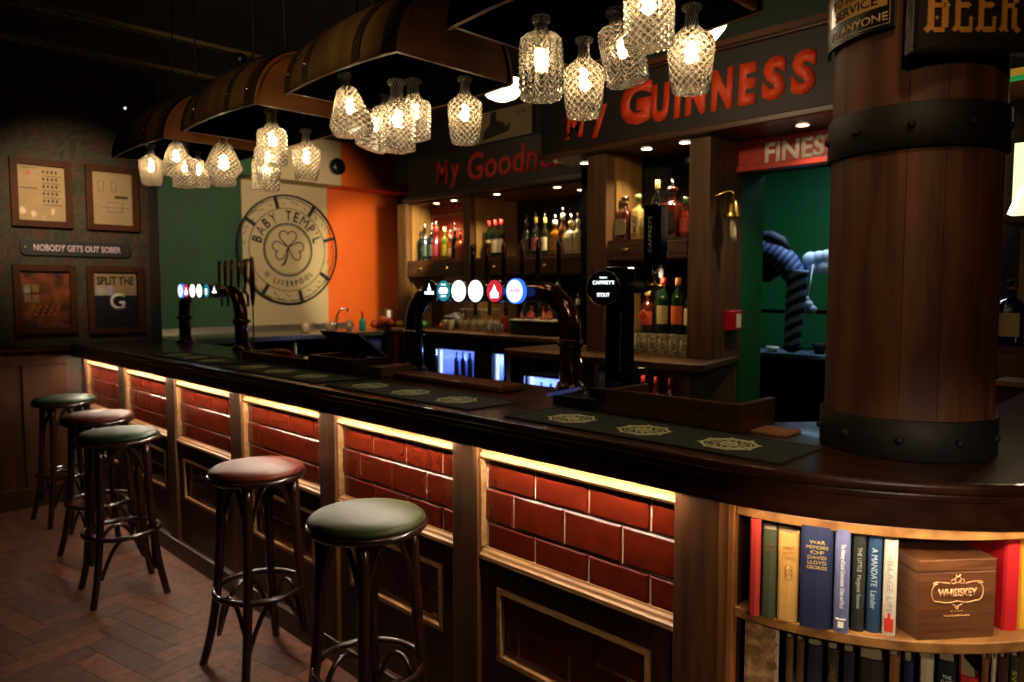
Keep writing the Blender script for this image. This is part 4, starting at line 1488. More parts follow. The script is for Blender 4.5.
lamps = [
    (1.428, 1.325, 2.018, 0.210, 0.112, 'cylinder', 0, 'W', 'ribbed cylindrical decanter lamp, leftmost of the near cluster'),
    (1.662, 1.374, 2.018, 0.222, 0.121, 'bell', 0, 'V', 'round shouldered decanter lamp hanging lowest in the near cluster'),
    (1.815, 1.385, 2.140, 0.225, 0.130, 'cylinder', 12, 'W', 'tilted cross ribbed decanter lamp behind the square one at top'),
    (1.548, 1.074, 2.121, 0.230, 0.123, 'square', 0, 'V', 'square cut glass decanter lamp cropped by the top edge'),
    (1.750, 1.078, 2.050, 0.226, 0.125, 'bell', 0, 'V', 'bell shaped decanter lamp in front of the red GUINNESS letters'),
    (1.536, 2.430, 2.105, 0.225, 0.172, 'wide', 8, 'V', 'tilted conical decanter lamp under the second canopy'),
    (1.625, 2.225, 2.030, 0.255, 0.135, 'square', 0, 'V', 'square decanter lamp, front one of the middle trio'),
    (1.780, 2.330, 2.110, 0.230, 0.135, 'square', 0, 'V', 'square decanter lamp behind the front one of the middle trio'),
    (1.752, 2.468, 2.075, 0.225, 0.140, 'wide', -18, 'V', 'decanter lamp leaning left behind the middle trio'),
    (1.753, 1.994, 2.043, 0.231, 0.124, 'bell', 0, 'V', 'bell shaped decanter lamp hanging alone left of the toucan poster'.replace('toucan ', 'cream ')),
    (1.603, 3.141, 2.085, 0.252, 0.130, 'square', 0, 'V', 'topmost decanter lamp of the bright overlapping trio under the third canopy'),
    (1.659, 3.293, 2.040, 0.240, 0.128, 'bell', 0, 'V', 'middle decanter lamp of the overlapping trio under the third canopy'),
    (1.714, 3.430, 2.010, 0.235, 0.130, 'square', 0, 'V', 'lowest decanter lamp of the overlapping trio under the third canopy'),
    (1.734, 3.074, 2.025, 0.229, 0.128, 'bell', 0, 'V', 'single decanter lamp in front of the cream wall'),
    (1.565, 3.570, 2.033, 0.250, 0.182, 'pyramid', 0, 'V', 'wide pyramid shaped decanter lamp in front of the green wall'),
    (1.520, 4.420, 2.118, 0.225, 0.130, 'bell', 0, 'V', 'leftmost decanter lamp under the farthest canopy'),
    (1.570, 4.180, 2.150, 0.225, 0.160, 'wide', 0, 'V', 'conical decanter lamp, second from left under the farthest canopy'),
    (1.640, 4.250, 2.100, 0.250, 0.130, 'square', 0, 'V', 'tall decanter lamp, second from right under the farthest canopy'),
    (1.760, 4.360, 2.125, 0.205, 0.140, 'wide', 0, 'V', 'rightmost decanter lamp under the farthest canopy'),
]
for (x, y, zb, h, wd, kind, tilt, g, lab) in lamps:
    t = thing('decanter_lamp', lab, 'pendant lamp', (x, y, zb + h), group='cut glass decanter pendants')
    hw = wd / 2
    M = Matrix.Rotation(R(tilt), 4, Vector((0.70, 0.71, 0)))
    if tilt:
        M = Matrix.Rotation(R(tilt), 4, Vector((-0.708, -0.706, 0)))
    prof = [(r * hw, -h + q * h) for r, q in PROF[kind]]
    b = MB()
    b.lathe(prof, 0, 0, 0, 16 if kind in ('square', 'bell', 'cylinder') else 8, smooth=(kind == 'bell'), square=(kind == 'square'), M=M)
    if kind == 'cylinder':
        for k in range(16):
            a = 2 * PI * k / 16
            pts = [M @ Vector((hw * math.cos(a), hw * math.sin(a), -h + q * h)) for q in (0.12, 0.66)]
            b.tube(pts, 0.0028, 5)
    if kind == 'bell':
        for k in range(24):
            a = 2 * PI * k / 24
            b.tube([M @ Vector((hw * 0.77 * math.cos(a), hw * 0.77 * math.sin(a), -h + 0.01)), M @ Vector((hw * 0.86 * math.cos(a), hw * 0.86 * math.sin(a), -h + 0.13 * h))], 0.002, 4)
    b.build('glass', 'glassV' if g == 'V' else 'glassW', t)
    b = MB()
    zc = -h * 0.66
    b.lathe([(r * 1.0, zc + z) for r, z in BULB], 0, 0, 0, 12, M=M)
    bl = b.build('bulb', 'bulb', t)
    b = MB()
    b.lathe([(0.009, zc + 0.057), (0.011, zc + 0.062), (0.011, -h * 0.10), (0.006, -0.002), (0.0, -0.002)], 0, 0, 0, 12, M=M)
    b.build('lamp_holder', 'iron', t)
    cxx = 1.61 if y < 1.7 else 1.62 if y < 2.7 else 1.60 if y < 3.6 else 1.593
    zt_ = 2.25 + math.sqrt(max(0.004, 0.262 ** 2 - (x - cxx) ** 2))
    MB().tube([(0, 0, -0.004), (0, 0, 0.03), (0.0005, 0, max(0.04, zt_ - zb - h))], 0.003, 6).build('cord', 'black', t)

# frosted bowl lamps between the bar and the back bar
for (x, y, z, lab) in ((1.97, 3.00, 2.29, 'glowing bowl lamp seen beneath the tilted conical decanter'), (2.06, 2.12, 2.305, 'glowing white bowl lamp above the cream poster'), (2.02, 1.225, 2.305, 'glowing white bowl lamp beside the bell shaped decanter near the sign')):
    t = thing('bowl_lamp', lab, 'ceiling lamp', (x, y, z), group='white bowl lamps above the counter')
    b = MB().lathe([(0.0, -0.035), (0.03, -0.033), (0.06, -0.02), (0.085, 0.01), (0.095, 0.035), (0.088, 0.037), (0.0, 0.037)], 0, 0, 0, 28)
    b.build('bowl', 'bowl', t)
    b = MB().lathe([(0.004, 0.038), (0.004, CZ - z), (0.0, CZ - z)], 0, 0, 0, 10)
    b.build('stem', 'black', t)

# ------------------------------------------------------------------ near back bar
nb = thing('back_bar_near', 'near section of the wooden back bar with shelves, drawers and tall square posts', 'back bar', (3.5, 2.4, 0))
D['worktop'] = wood('back_bar_worktop', '#4a2d17', '#644226', 'y', 0.3, 9, 0.4)
MB().prism([(3.26, 3.34), (3.20, 3.28), (3.20, 1.93), (3.26, 1.90), (3.85, 2.025), (3.85, 3.34)], 1.112, 1.15).build('worktop', 'worktop', nb, True, bevel=0.006, bseg=3)
b = MB()
b.box(3.30, 3.85, 2.05, 2.075, 0, 1.11)
b.box(3.26, 3.30, 2.60, 2.72, 0, 1.11)
b.box(3.30, 3.85, 3.29, 3.32, 0, 1.11)
b.box(3.75, 3.85, 2.08, 3.285, 0, 1.11)
b.box(3.27, 3.75, 2.08, 3.285, 0, 0.10)
b.build('cabinet_carcass', 'darkwood', nb, True)
b = MB().prism([(3.27, 2.04), (3.27, 1.985), (3.84, 2.03), (3.84, 2.05)], 0, 1.11).build('end_panel', 'backwood', nb, True)
for (y0, y1) in ((2.03, 2.155), (2.715, 2.86)):
    MB().box(3.50, 3.58, y0, y1, 1.151, 2.335).build('post', 'backwood', nb, True, bevel=0.004)
MB().box(3.581, 3.86, 2.03, 2.05, 1.151, 2.335).build('side_panel', 'backwood', nb, True)
MB().box(3.581, 3.84, 2.70, 2.72, 1.151, 2.335).build('side_panel', 'pine', nb, True)
MB().box(3.85, 3.88, 2.05, 3.2, 1.151, 2.6).build('mirror_back', plain('dark_mirror', '#0c0a09', 0.15, 0.3), nb, True)
MB().box(3.50, 3.84, 2.158, 2.699, 1.70, 1.722).build('shelf', 'backwood_y', nb, True)
MB().box(3.50, 3.84, 2.158, 2.699, 1.797, 1.815).build('shelf', 'backwood_y', nb, True)
for y0, y1 in ((2.16, 2.425), (2.43, 2.697)):
    dr = MB().box(3.495, 3.51, y0, y1, 1.724, 1.795).build('drawer', 'backwood_y', nb, True, bevel=0.003)
    b = MB()
    yc = (y0 + y1) / 2
    b.tube([(3.49, yc - 0.022, 1.76), (3.478, yc - 0.018, 1.757), (3.472, yc, 1.752), (3.478, yc + 0.018, 1.757), (3.49, yc + 0.022, 1.76)], [0.006, 0.009, 0.012, 0.009, 0.006], 8)
    b.build('drawer_pull', 'brass', dr, True)
b = MB().box(3.50, 3.83, 2.16, 2.698, 1.276, 1.286)
b.build('glass_shelf', 'glassT', nb, True)

lamp('cooler_fill_light', 'POINT', (3.29, 2.30, 1.09), 0.5, WARM, 0.02)  # point light added so the red bottle tops show
lamp('under_shelf_lamp', 'SPOT', (3.52, 2.43, 1.69), 7, (1.0, 0.74, 0.42), 0.02, (3.65, 2.40, 1.2), 130)
# pint glasses packed on the worktop under that shelf
gl0 = None
n = 0
for i in range(2):
    for k in range(7):
        y = 2.20 + k * 0.071
        x = 3.56 + i * 0.085
        if gl0 is None:
            t = thing('tumbler', 'cut glass tumbler standing upside down among the packed glasses on the near worktop', 'glass', (x, y, 1.1505), group='tumblers packed under the near shelf')
            b = MB().lathe([(0.033, 0.0), (0.034, 0.002), (0.030, 0.118), (0.028, 0.122), (0.0, 0.122)], 0, 0, 0, 14)
            b.build('glass_body', plain('ribbed_glass', '#e0d4ac', 0.12, 0.0, 0.6, c2='#6a5c38', scale=60, alpha=0.75), t)
            gl0 = t
        else:
            t = copy_tree(gl0)
            t.location = (x, y, 1.1505)

# big sign
gs = thing('fascia_sign', 'long black fascia sign with red lettering My GUINNESS over the near back bar', 'sign', (3.45, 1.4, 2.34))
MB().box(3.455, 3.515, -1.3, 3.20, 2.375, 2.735).build('board', 'signblack', gs, True)
MB().box(3.43, 3.515, -1.3, 3.20, 2.338, 2.372).build('lower_moulding', 'backwood_y', gs, True, bevel=0.006)
MB().box(3.43, 3.519, -1.3, 3.20, 2.737, 2.744).build('upper_moulding', 'backwood_y', gs, True)
MB().box(3.516, 3.85, 2.03, 3.20, 2.345, 2.372).build('soffit', 'backwood_y', gs, True)
MB().box(3.516, 3.85, -1.3, 2.02, 2.345, 2.372).build('soffit', 'darkwood', gs, True)
put_text('lettering', 'M', 0.165, 0.185, 'signred', gs, (3.4545, 2.925, 2.535), 'nx', 0.004, 0.06, 0.12)
put_text('lettering', 'y', 0.115, 0.185, 'signred', gs, (3.4545, 2.735, 2.512), 'nx', 0.004, 0.06, 0.12)
put_text('lettering', 'G', 0.215, 0.250, 'signred', gs, (3.4545, 2.475, 2.575), 'nx', 0.004, 0.06, 0.08)
ys = [2.385, 2.255, 2.185, 2.04, 1.90, 1.77, 1.625, 1.478]
wds = {'U': 0.12, 'I': 0.045, 'N': 0.125, 'E': 0.10, 'S': 0.120}
cur = 2.372
for ch in 'UINNESS':
    w_ = wds[ch]
    put_text('lettering', ch, w_, 0.205, 'signred', gs, (3.4545, cur - w_ / 2, 2.545), 'nx', 0.004, 0.06, 0.06)
    cur -= w_ + 0.026

fs = thing('fascia_sign', 'black fascia sign with darker red lettering My Goodness over the far back bar', 'sign', (4.48, 5.0, 2.42))
MB().box(4.46, 4.51, 3.2, 5.93, 2.44, 2.80).build('board', 'signblack', fs, True)
MB().box(4.44, 4.51, 3.2, 6.0, 2.395, 2.438).build('lower_moulding', 'darkwood', fs, True, bevel=0.006)
put_text('lettering', 'M', 0.17, 0.22, 'signred2', fs, (4.459, 5.40, 2.625), 'nx', 0.004, 0.03, 0.06)
put_text('lettering', 'y', 0.13, 0.22, 'signred2', fs, (4.459, 5.215, 2.575), 'nx', 0.004, 0.03, 0.06)
put_text('lettering', 'Goodness', 1.28, 0.245, 'signred2', fs, (4.459, 4.40, 2.63), 'nx', 0.004, 0.018, 0.08)
# cream poster with a dark shape above
po = thing('poster', 'cream poster with a plain dark bird like shape above the far sign', 'poster', (4.50, 4.6, 2.84))
MB().box(4.495, 4.51, 4.27, 4.94, 2.83, 3.09).build('sheet', plain('cream_poster', '#7c6c4c', 0.7), po, True)
b = MB().prism([(4.88, 2.85), (4.55, 2.89), (4.52, 2.96), (4.58, 2.93), (4.62, 2.98), (4.70, 3.0), (4.70, 3.08), (4.77, 3.08), (4.78, 2.98), (4.86, 2.92)], 4.4925, 4.4945, 'yz')
b.build('printed_shape', 'inkblack', po, True)
put_text('lettering', 'FOR', 0.12, 0.03, 'ink', po, (4.4945, 4.40, 3.03), 'nx', 0.001)

# downlights in the soffits
for k, (x, y, z, lab) in enumerate(((3.47 + 0.25, 3.06, 2.343, 'recessed downlight left of the nearest back bar post'), (3.60, 2.50, 2.343, 'recessed downlight over the near whiskey shelf'),
                       (3.60, 2.245, 2.343, 'recessed downlight beside the right hand post'), (3.64, 1.60, 2.343, 'recessed downlight above the FINEST sign'),
                       (4.60, 5.66, 2.376, 'recessed downlight over the left end of the far shelf'), (4.57, 5.36, 2.376, 'second recessed downlight over the far tiled bay'),
                       (4.55, 4.75, 2.376, 'recessed downlight over the three red capped bottles'), (4.60, 4.08, 2.376, 'recessed downlight over the far spirit bottles'), (4.86, 4.04, 2.376, 'rearmost recessed downlight over the far spirit bottles'))):
    t = thing('downlight', lab, 'downlight', (x, y, z), group='recessed downlights in the back bar soffits')
    MB().lathe([(0.031, -0.004), (0.036, -0.004), (0.040, 0.0), (0.031, 0.0), (0.031, -0.004)], 0, 0, 0, 24, caps=False).build('bezel', 'brass', t)
    MB().lathe([(0.0, -0.003), (0.030, -0.003), (0.030, 0.0), (0.0, 0.0)], 0, 0, 0, 24).build('lens', 'downlight', t)
    lamp('downlight_beam', 'SPOT', (x, y, z - 0.012), (15 if k == 3 else 30 if k < 4 else 40), (1.0, 0.76, 0.45), 0.02, (x, y, 0), 115, blend=0.9)

# FINEST sign over the door
ft = thing('finest_sign', 'red board with white FINEST lettering above the kitchen doorway', 'sign', (3.83, 1.7, 2.18))
MB().box(3.81, 3.855, 0.9, 2.06, 2.205, 2.344).build('board', 'boardred', ft, True)
MB().box(3.785, 3.856, 0.9, 2.07, 2.172, 2.204).build('ledge', 'boardred', ft, True, bevel=0.004)
put_text('lettering', 'FINEST', 0.405, 0.108, 'white', ft, (3.809, 1.675, 2.262), 'nx', 0.003, 0.03)

# brass bell with white rope, fire call box on the post side
bl = thing('brass_bell', 'brass ship bell with white rope hanging on the back bar post', 'bell', (3.605, 1.95, 1.905))
MB().lathe([(0.048, 0.0), (0.050, 0.006), (0.040, 0.03), (0.032, 0.07), (0.022, 0.092), (0.008, 0.10), (0.0, 0.10)], 0, 0, 0, 28).build('bell_cup', 'brass', bl)
MB().tube([(0, 0, 0.10), (0, 0, 0.14), (0, 0.03, 0.145), (-0.06, 0.078, 0.115)], 0.006, 8).build('bracket', 'brass', bl)
MB().tube([(0, 0, 0.03), (0, 0, -0.01), (0.004, 0, -0.05), (0.008, -0.002, -0.09), (0.018, -0.006, -0.125)], [0.006, 0.012, 0.016, 0.015, 0.011], 10).build('rope', plain('white_rope', '#cfc2a4', 0.8), bl)
fb = thing('fire_call_box', 'red fire alarm call point on the back bar post beside the doorway', 'alarm box', (3.76, 2.02, 1.35))
MB().box(3.68, 3.80, 1.985, 2.0295, 1.30, 1.41).build('housing', plain('alarm_red', '#b81418', 0.35), fb, True, bevel=0.005)
MB().box(3.735, 3.78, 1.982, 1.9848, 1.315, 1.39).build('glass_window', 'white', fb, True)

# ------------------------------------------------------------------ far back bar
fbk = thing('back_bar_far', 'far section of the wooden back bar with tiled bay, shelves and glass fronted fridges below', 'back bar', (4.5, 4.8, 0))
MB().prism([(4.20, 5.80), (4.20, 3.64), (5.10, 3.64), (5.10, 6.16), (4.40, 6.16)], 1.112, 1.15).build('worktop', 'worktop', fbk, True, bevel=0.006)
for (y0, y1) in ((6.02, 6.17), (5.055, 5.15)):
    MB().box(4.50, 4.56, y0, y1, 1.151, 2.394).build('post', 'backwood', fbk, True, bevel=0.004)
MB().box(4.561, 4.80, 6.0, 6.02, 1.151, 2.394).build('side_panel', 'pine', fbk, True)
MB().box(4.561, 5.10, 5.037, 5.054, 1.151, 2.394).build('side_panel', 'pine', fbk, True)
MB().box(4.561, 5.10, 5.151, 5.165, 1.151, 2.394).build('side_panel', 'darkwood', fbk, True)
b = MB()
b.mi = 1
b.box(4.83, 4.84, 5.17, 6.02, 1.816, 2.394)
b.mi = 0
for r_ in range(4):
    z0 = 1.82 + r_ * 0.155
    y = 5.17 - 0.15 + (0.13 if r_ % 2 else 0.0)
    while y < 6.0:
        a, c = max(y + 0.005, 5.172), min(y + 0.287, 6.0)
        if c - a > 0.02:
            b.box(4.822, 4.8295, a, c, z0 + 0.006, min(z0 + 0.149, 2.39))
        y += 0.296
b.build('tiled_back', ['backtile', 'grout'], fbk, True)
MB().box(5.11, 5.14, 3.6, 6.17, 1.151, 2.6).build('dark_back', plain('dark_back_board', '#0d0c0a', 0.3), fbk, True)
MB().box(4.50, 5.10, 3.3, 5.036, 1.797, 1.815).build('shelf', 'backwood_y', fbk, True)
MB().box(4.50, 4.82, 5.168, 6.0, 1.797, 1.815).build('shelf', 'backwood_y', fbk, True)
MB().box(4.50, 4.82, 5.168, 6.0, 1.66, 1.675).build('shelf', 'backwood_y', fbk, True)
MB().box(4.50, 5.10, 3.3, 5.036, 1.66, 1.675).build('shelf', 'backwood_y', fbk, True)
for (y0, y1) in ((5.17, 5.58), (5.585, 5.998), (4.42, 5.034), (3.82, 4.415), (3.31, 3.815)):
    dr = MB().box(4.495, 4.515, y0, y1, 1.677, 1.795).build('drawer', 'backwood_y', fbk, True, bevel=0.003)
    yc = (y0 + y1) / 2
    MB().tube([(4.49, yc - 0.025, 1.735), (4.475, yc, 1.728), (4.49, yc + 0.025, 1.735)], [0.007, 0.013, 0.007], 8).build('drawer_pull', 'brass', dr, True)
MB().box(4.52, 5.11, 3.3, 6.16, 2.377, 2.394).build('soffit', 'backwood_y', fbk, True)
for yl_ in (5.4, 4.75, 4.05):
    lamp('under_shelf_lamp', 'SPOT', (4.45, yl_, 1.65), 5.0, (1.0, 0.74, 0.42), 0.02, (4.6, yl_, 1.15), 130)
# carcass below with fridge openings
b = MB()
b.box(4.26, 4.32, 5.28, 5.80, 0, 1.11)
b.box(4.26, 4.32, 4.53, 4.70, 0, 1.11)
b.box(4.26, 4.32, 3.62, 4.00, 0, 1.11)
b.box(4.26, 4.32, 4.0, 5.28, 1.02, 1.11)
b.box(4.26, 4.32, 4.0, 5.28, 0, 0.30)
b.box(4.95, 5.10, 3.64, 6.1, 0, 1.11)
b.build('cabinet_carcass', 'darkwood', fbk, True)


def fridge(x, y0, y1, z0, z1, dep, lab, nb_, low=False):
    t = thing('bottle_fridge', lab, 'fridge', (x, (y0 + y1) / 2, z0), group='blue lit bottle fridges')
    b = MB()
    b.box(x + dep, x + dep + 0.02, y0, y1, z0, z1)
    b.box(x + 0.01, x + dep, y0 - 0.001, y0 + 0.012, z0, z1)
    b.box(x + 0.01, x + dep, y1 - 0.012, y1 + 0.001, z0, z1)
    b.box(x + 0.01, x + dep, y0, y1, z0 - 0.02, z0)
    b.box(x + 0.01, x + dep, y0, y1, z1, z1 + 0.02)
    b.build('cabinet', plain('fridge_liner', '#a8b0d0', 0.4), t, True)
    b = MB()
    fr = 0.018
    b.box(x - 0.01, x + 0.006, y0 - fr, y0, z0 - fr, z1 + fr)
    b.box(x - 0.01, x + 0.006, y1, y1 + fr, z0 - fr, z1 + fr)
    b.box(x - 0.01, x + 0.006, y0, y1, z0 - fr, z0)
    b.box(x - 0.01, x + 0.006, y0, y1, z1, z1 + fr)
    b.build('door_frame', 'blackp', t, True)
    b = MB()
    b.box(x + 0.03, x + 0.045, y1 - 0.035, y1 - 0.014, z0 + 0.01, z1 - 0.01)
    b.build('light_tube', 'fridgew', t, True)
    b = MB()
    b.box(x + 0.04, x + 0.06, y0 + 0.02, y1 - 0.04, z1 - 0.015, z1 - 0.005)
    b.build('top_light', 'fridge', t, True)
    b = MB()
    b.box(x + 0.02, x + dep - 0.01, y0 + 0.013, y1 - 0.013, z0 + 0.012, z0 + 0.018)
    b.build('wire_shelf', 'chrome', t, True)
    MB().box(x - 0.003, x + 0.001, y0 + 0.001, y1 - 0.001, z0 + 0.001, z1 - 0.001).build('glass_door', 'picglass', t, True)
    lamp('fridge_light', 'POINT', (x + dep * 0.45, (y0 + y1) / 2, z1 - 0.06), 11.0, (0.22, 0.36, 1.0), 0.03)


fridge(4.27, 4.74, 5.27, 0.74, 0.985, 0.45, 'blue lit bottle fridge at left below the far worktop', 4)
fridge(4.27, 4.37, 4.515, 0.74, 0.985, 0.45, 'narrow blue lit fridge door right of the wide one', 1)
fridge(3.30, 2.78, 3.19, 0.72, 0.985, 0.4, 'blue lit bottle fridge under the near worktop', 3)

# ------------------------------------------------------------------ bottles
SH = {
    'wine': [(0.0, 0.0), (0.95, 0.0), (1.0, 0.02), (1.0, 0.60), (0.92, 0.67), (0.42, 0.76), (0.36, 0.80), (0.36, 0.97), (0.40, 0.975), (0.40, 1.0), (0.0, 1.0)],
    'spirit': [(0.0, 0.0), (0.95, 0.0), (1.0, 0.02), (1.0, 0.58), (0.90, 0.64), (0.50, 0.70), (0.36, 0.74), (0.34, 0.93), (0.40, 0.94), (0.40, 1.0), (0.0, 1.0)],
    'square': [(0.0, 0.0), (0.95, 0.0), (1.0, 0.02), (1.0, 0.62), (0.80, 0.68), (0.40, 0.72), (0.34, 0.76), (0.34, 0.90), (0.44, 0.91), (0.44, 1.0), (0.0, 1.0)],
    'round': [(0.0, 0.0), (0.70, 0.0), (0.95, 0.08), (1.0, 0.25), (0.95, 0.45), (0.65, 0.60), (0.36, 0.68), (0.32, 0.74), (0.32, 0.90), (0.44, 0.91), (0.44, 1.0), (0.0, 1.0)],
}
gcache = {}


def gmat(c, kind='glass'):
    k = (c, kind)
    if k not in gcache:
        gcache[k] = plain('bottle_' + kind + '_' + c.strip('#'), c, 0.08 if kind == 'glass' else 0.55, 0, 0.7 if kind == 'glass' else 0.0)
    return gcache[k]


def bottle(x, y, z, h, r, sh, glassc, label, cap=None, lab=None, pour=False, grp=None, face=0, txt=None):
    t = thing('bottle', label, 'bottle', (x, y, z), 0, grp)
    prof = [(a * r, q * h) for a, q in SH[sh]]
    MB().lathe(prof, 0, 0, 0, 18, square=(sh == 'square')).build('glass_body', gmat(glassc), t)
    if cap:
        b = MB().lathe([(0.42 * r, h * 0.86), (0.44 * r, h * 0.865), (0.44 * r, h * 1.006), (0.0, h * 1.008)], 0, 0, 0, 14)
        b.build('capsule', gmat(cap, 'paint'), t)
    if lab:
        k = 1.06 if sh != 'square' else 1.0
        if sh == 'square':
            b = MB().box(-r * 1.03, -r * 0.99, -r * 0.8, r * 0.8, h * 0.14, h * 0.50)
        else:
            b = MB()
            n = 12
            rr = r * 1.015
            pts = [(-rr * math.cos(R(-75 + 150 * i / n)), rr * math.sin(R(-75 + 150 * i / n))) for i in range(n + 1)]
            pts2 = [(p[0] * 0.98, p[1] * 0.98) for p in pts[::-1]]
            b.prism(pts + pts2, h * 0.14, h * 0.48)
        b.build('paper_label', gmat(lab, 'paint'), t)
    if txt:
        tob = put_text('lettering', txt[0], txt[1], txt[2], txt[3], None, (0, 0, 0), 'nx' if len(txt) < 6 else ((0, 0, 1), (0, 1, 0)), 0.0005, 0.02)
        tob.parent = t
        tob.location = (-r * 1.045, 0, txt[4])
    if pour:
        MB().tube([(0, 0, h), (0, 0, h + 0.02), (0.004, 0.006, h + 0.055)], [0.3 * r, 0.14 * r, 0.10 * r], 8).build('pourer', 'chrome', t)
    return t


g1 = 'bottles in the tiled far bay'
for (y, h, r, sh, gc, lb, cap, nm, po_) in (
        (5.93, 0.30, 0.042, 'wine', '#0c120a', None, '#1a1a16', 'dark green bottle at the left end of the tiled bay', False),
        (5.86, 0.34, 0.040, 'spirit', '#141a1a', '#1c302c', None, 'tall grey bottle second in the tiled bay', True),
        (5.77, 0.34, 0.038, 'wine', '#101010', '#1c2c1a', '#2a1c14', 'black bottle third in the tiled bay', True),
        (5.68, 0.33, 0.044, 'spirit', '#5a1014', '#741a20', '#a01c14', 'bright red liqueur bottle in the tiled bay', True),
        (5.565, 0.32, 0.036, 'spirit', '#525c10', '#9a9028', '#e0d090', 'yellow green bottle with pale neck in the tiled bay', False),
        (5.48, 0.24, 0.036, 'round', '#5a3010', '#c09868', '#c09868', 'short amber bottle with tan label in the tiled bay', True),
        (5.40, 0.30, 0.036, 'wine', '#0a0a0a', None, '#101010', 'black bottle before the tiles in the tiled bay', True),
        (5.33, 0.25, 0.040, 'square', '#7a3414', '#8a3a18', '#c0b090', 'amber bottle at the right of the tiled bay', True)):
    bottle(4.62 + 0.02 * (rnd.random() - 0.5), y, 1.8155, h, r, sh, gc, nm, cap, lb, po_, g1)
g2 = 'red capped wine bottles'
for k, y in enumerate((4.93, 4.85, 4.77)):
    bottle(4.62, y, 1.8155, 0.34, 0.037, 'wine', '#0c1408', ['left', 'middle', 'right'][k] + ' one of three wine bottles with red capsules on the far shelf', '#b81c14', '#a09070', False, g2)
g3 = 'spirit bottles on the far shelf'
for (y, h, r, sh, gc, lb, cap, nm) in (
        (4.45, 0.31, 0.038, 'wine', '#0a0a08', '#4a4838', '#3a2a20', 'black bottle with small grey label left of the far spirits'),
        (4.34, 0.33, 0.038, 'wine', '#1a1c10', '#7a3038', '#b0a030', 'bottle with mauve label and yellow neck on the far shelf'),
        (4.235, 0.32, 0.034, 'spirit', '#201c08', '#d8d0a0', '#c8b850', 'slim bottle with yellow neck and cream label on the far shelf'),
        (4.12, 0.29, 0.045, 'spirit', '#7a4c10', '#b07c30', '#e0e0d0', 'amber whiskey bottle with tan label on the far shelf'),
        (4.035, 0.34, 0.040, 'spirit', '#5a3a24', '#8a5a40', '#c8c0b0', 'tall rose tinted bottle on the far shelf'),
        (3.94, 0.27, 0.048, 'square', '#b8ac90', '#c8bc98', '#c8b060', 'square white labelled bottle on the far shelf'),
        (3.87, 0.28, 0.040, 'spirit', '#c0b48c', '#c8b070', '#c8c0b0', 'pale gold bottle behind the square one on the far shelf'),
        (3.79, 0.31, 0.040, 'spirit', '#1c1410', '#3a3430', '#c0b8a8', 'dark bottle nearest the post on the far shelf')):
    bottle(4.62, y, 1.8155, h, r, sh, gc, nm, cap, lb, True, g3)
g4 = 'whiskey bottles on the near upper shelf'
for (y, h, r, sh, gc, lb, cap, nm, po_, tx) in (
        (2.665, 0.265, 0.046, 'square', '#3a1006', '#8a7c60', '#a08c60', 'square amber whiskey bottle at the left of the near upper shelf', False, None),
        (2.57, 0.27, 0.034, 'square', '#a08c54', '#d0b878', '#10703c', 'cream bottle with green cap and vertical letters', False, ('SMUN', 0.11, 0.028, 'inkblack', 0.085, 1)),
        (2.435, 0.34, 0.034, 'wine', '#0c0c0a', None, '#b09c60', 'tall dark bottle with gold neck behind the stout handle', False, None),
        (2.335, 0.29, 0.052, 'square', '#3c1006', '#1c241c', '#1a1a1a', 'large amber bottle with dark label on the near upper shelf', True, None),
        (2.245, 0.225, 0.036, 'round', '#5a1806', '#a03814', '#0c7a40', 'short red amber bottle with green cap on the near upper shelf', False, None),
        (2.19, 0.27, 0.03, 'square', '#4a2010', '#5a4030', '#b0a088', 'brown bottle tucked against the right hand post', False, None)):
    bottle(3.62 + (0.05 if y < 2.2 else 0), y, 1.8155, h, r, sh, gc, nm, cap, lb, po_, g4, txt=tx)
g5 = 'bottles on the near lower shelf'
for (x, y, h, r, sh, gc, lb, cap, nm, po_) in (
        (3.60, 2.48, 0.235, 0.040, 'spirit', '#4a1408', '#c05038', '#a08040', 'amber bottle with red diamond label on the near lower shelf', True),
        (3.70, 2.455, 0.36, 0.036, 'wine', '#1a1c28', None, '#b0b0c0', 'tall clear bottle behind the diamond labelled one', True),
        (3.60, 2.372, 0.305, 0.037, 'wine', '#0e2a10', '#b8a868', '#b02018', 'green bottle with cream label and red capsule', False),
        (3.60, 2.275, 0.305, 0.037, 'wine', '#10280e', '#c85c28', '#c07830', 'green bottle with orange label and gold capsule', False),
        (3.60, 2.195, 0.28, 0.034, 'spirit', '#0e1a10', '#b0a080', '#202020', 'green bottle half hidden by the right hand post', False)):
    t = bottle(x, y, 1.2865, h, r, sh, gc, nm, cap, lb, po_, g5)
    if 'diamond' in nm and 'red' in nm:
        b = MB()
        b.obox((-0.0425, 0, 0.085), (0, 1, 1), (0, -1, 1), (1, 0, 0), 0.030, 0.030, 0.0012)
        b.build('diamond_label', gmat('#d8704c', 'paint'), t)
        b = MB()
        b.obox((-0.0440, 0, 0.085), (0, 1, 1), (0, -1, 1), (1, 0, 0), 0.022, 0.022, 0.0008)
        b.build('diamond_center', gmat('#a82818', 'paint'), t)
# red topped bottles in the open cooler below the near worktop
o = MB().box(3.31, 3.74, 2.08, 2.59, 0.76, 0.775).build('cooler_shelf', 'iron', nb, True)
for k, y in enumerate((2.235, 2.155, 2.10 - 0.02 + 0.003, 2.31)):
    pass
for k, y in enumerate((2.43, 2.34, 2.25, 2.16)):
    bottle(3.36, y, 0.7755, 0.275, 0.032, 'wine', '#5a0c10', ['first', 'second', 'third', 'last'][k] + ' of four red topped bottles under the near worktop, counted from the left', '#8a1418', '#b83028', False, 'red topped bottles in the cooler')
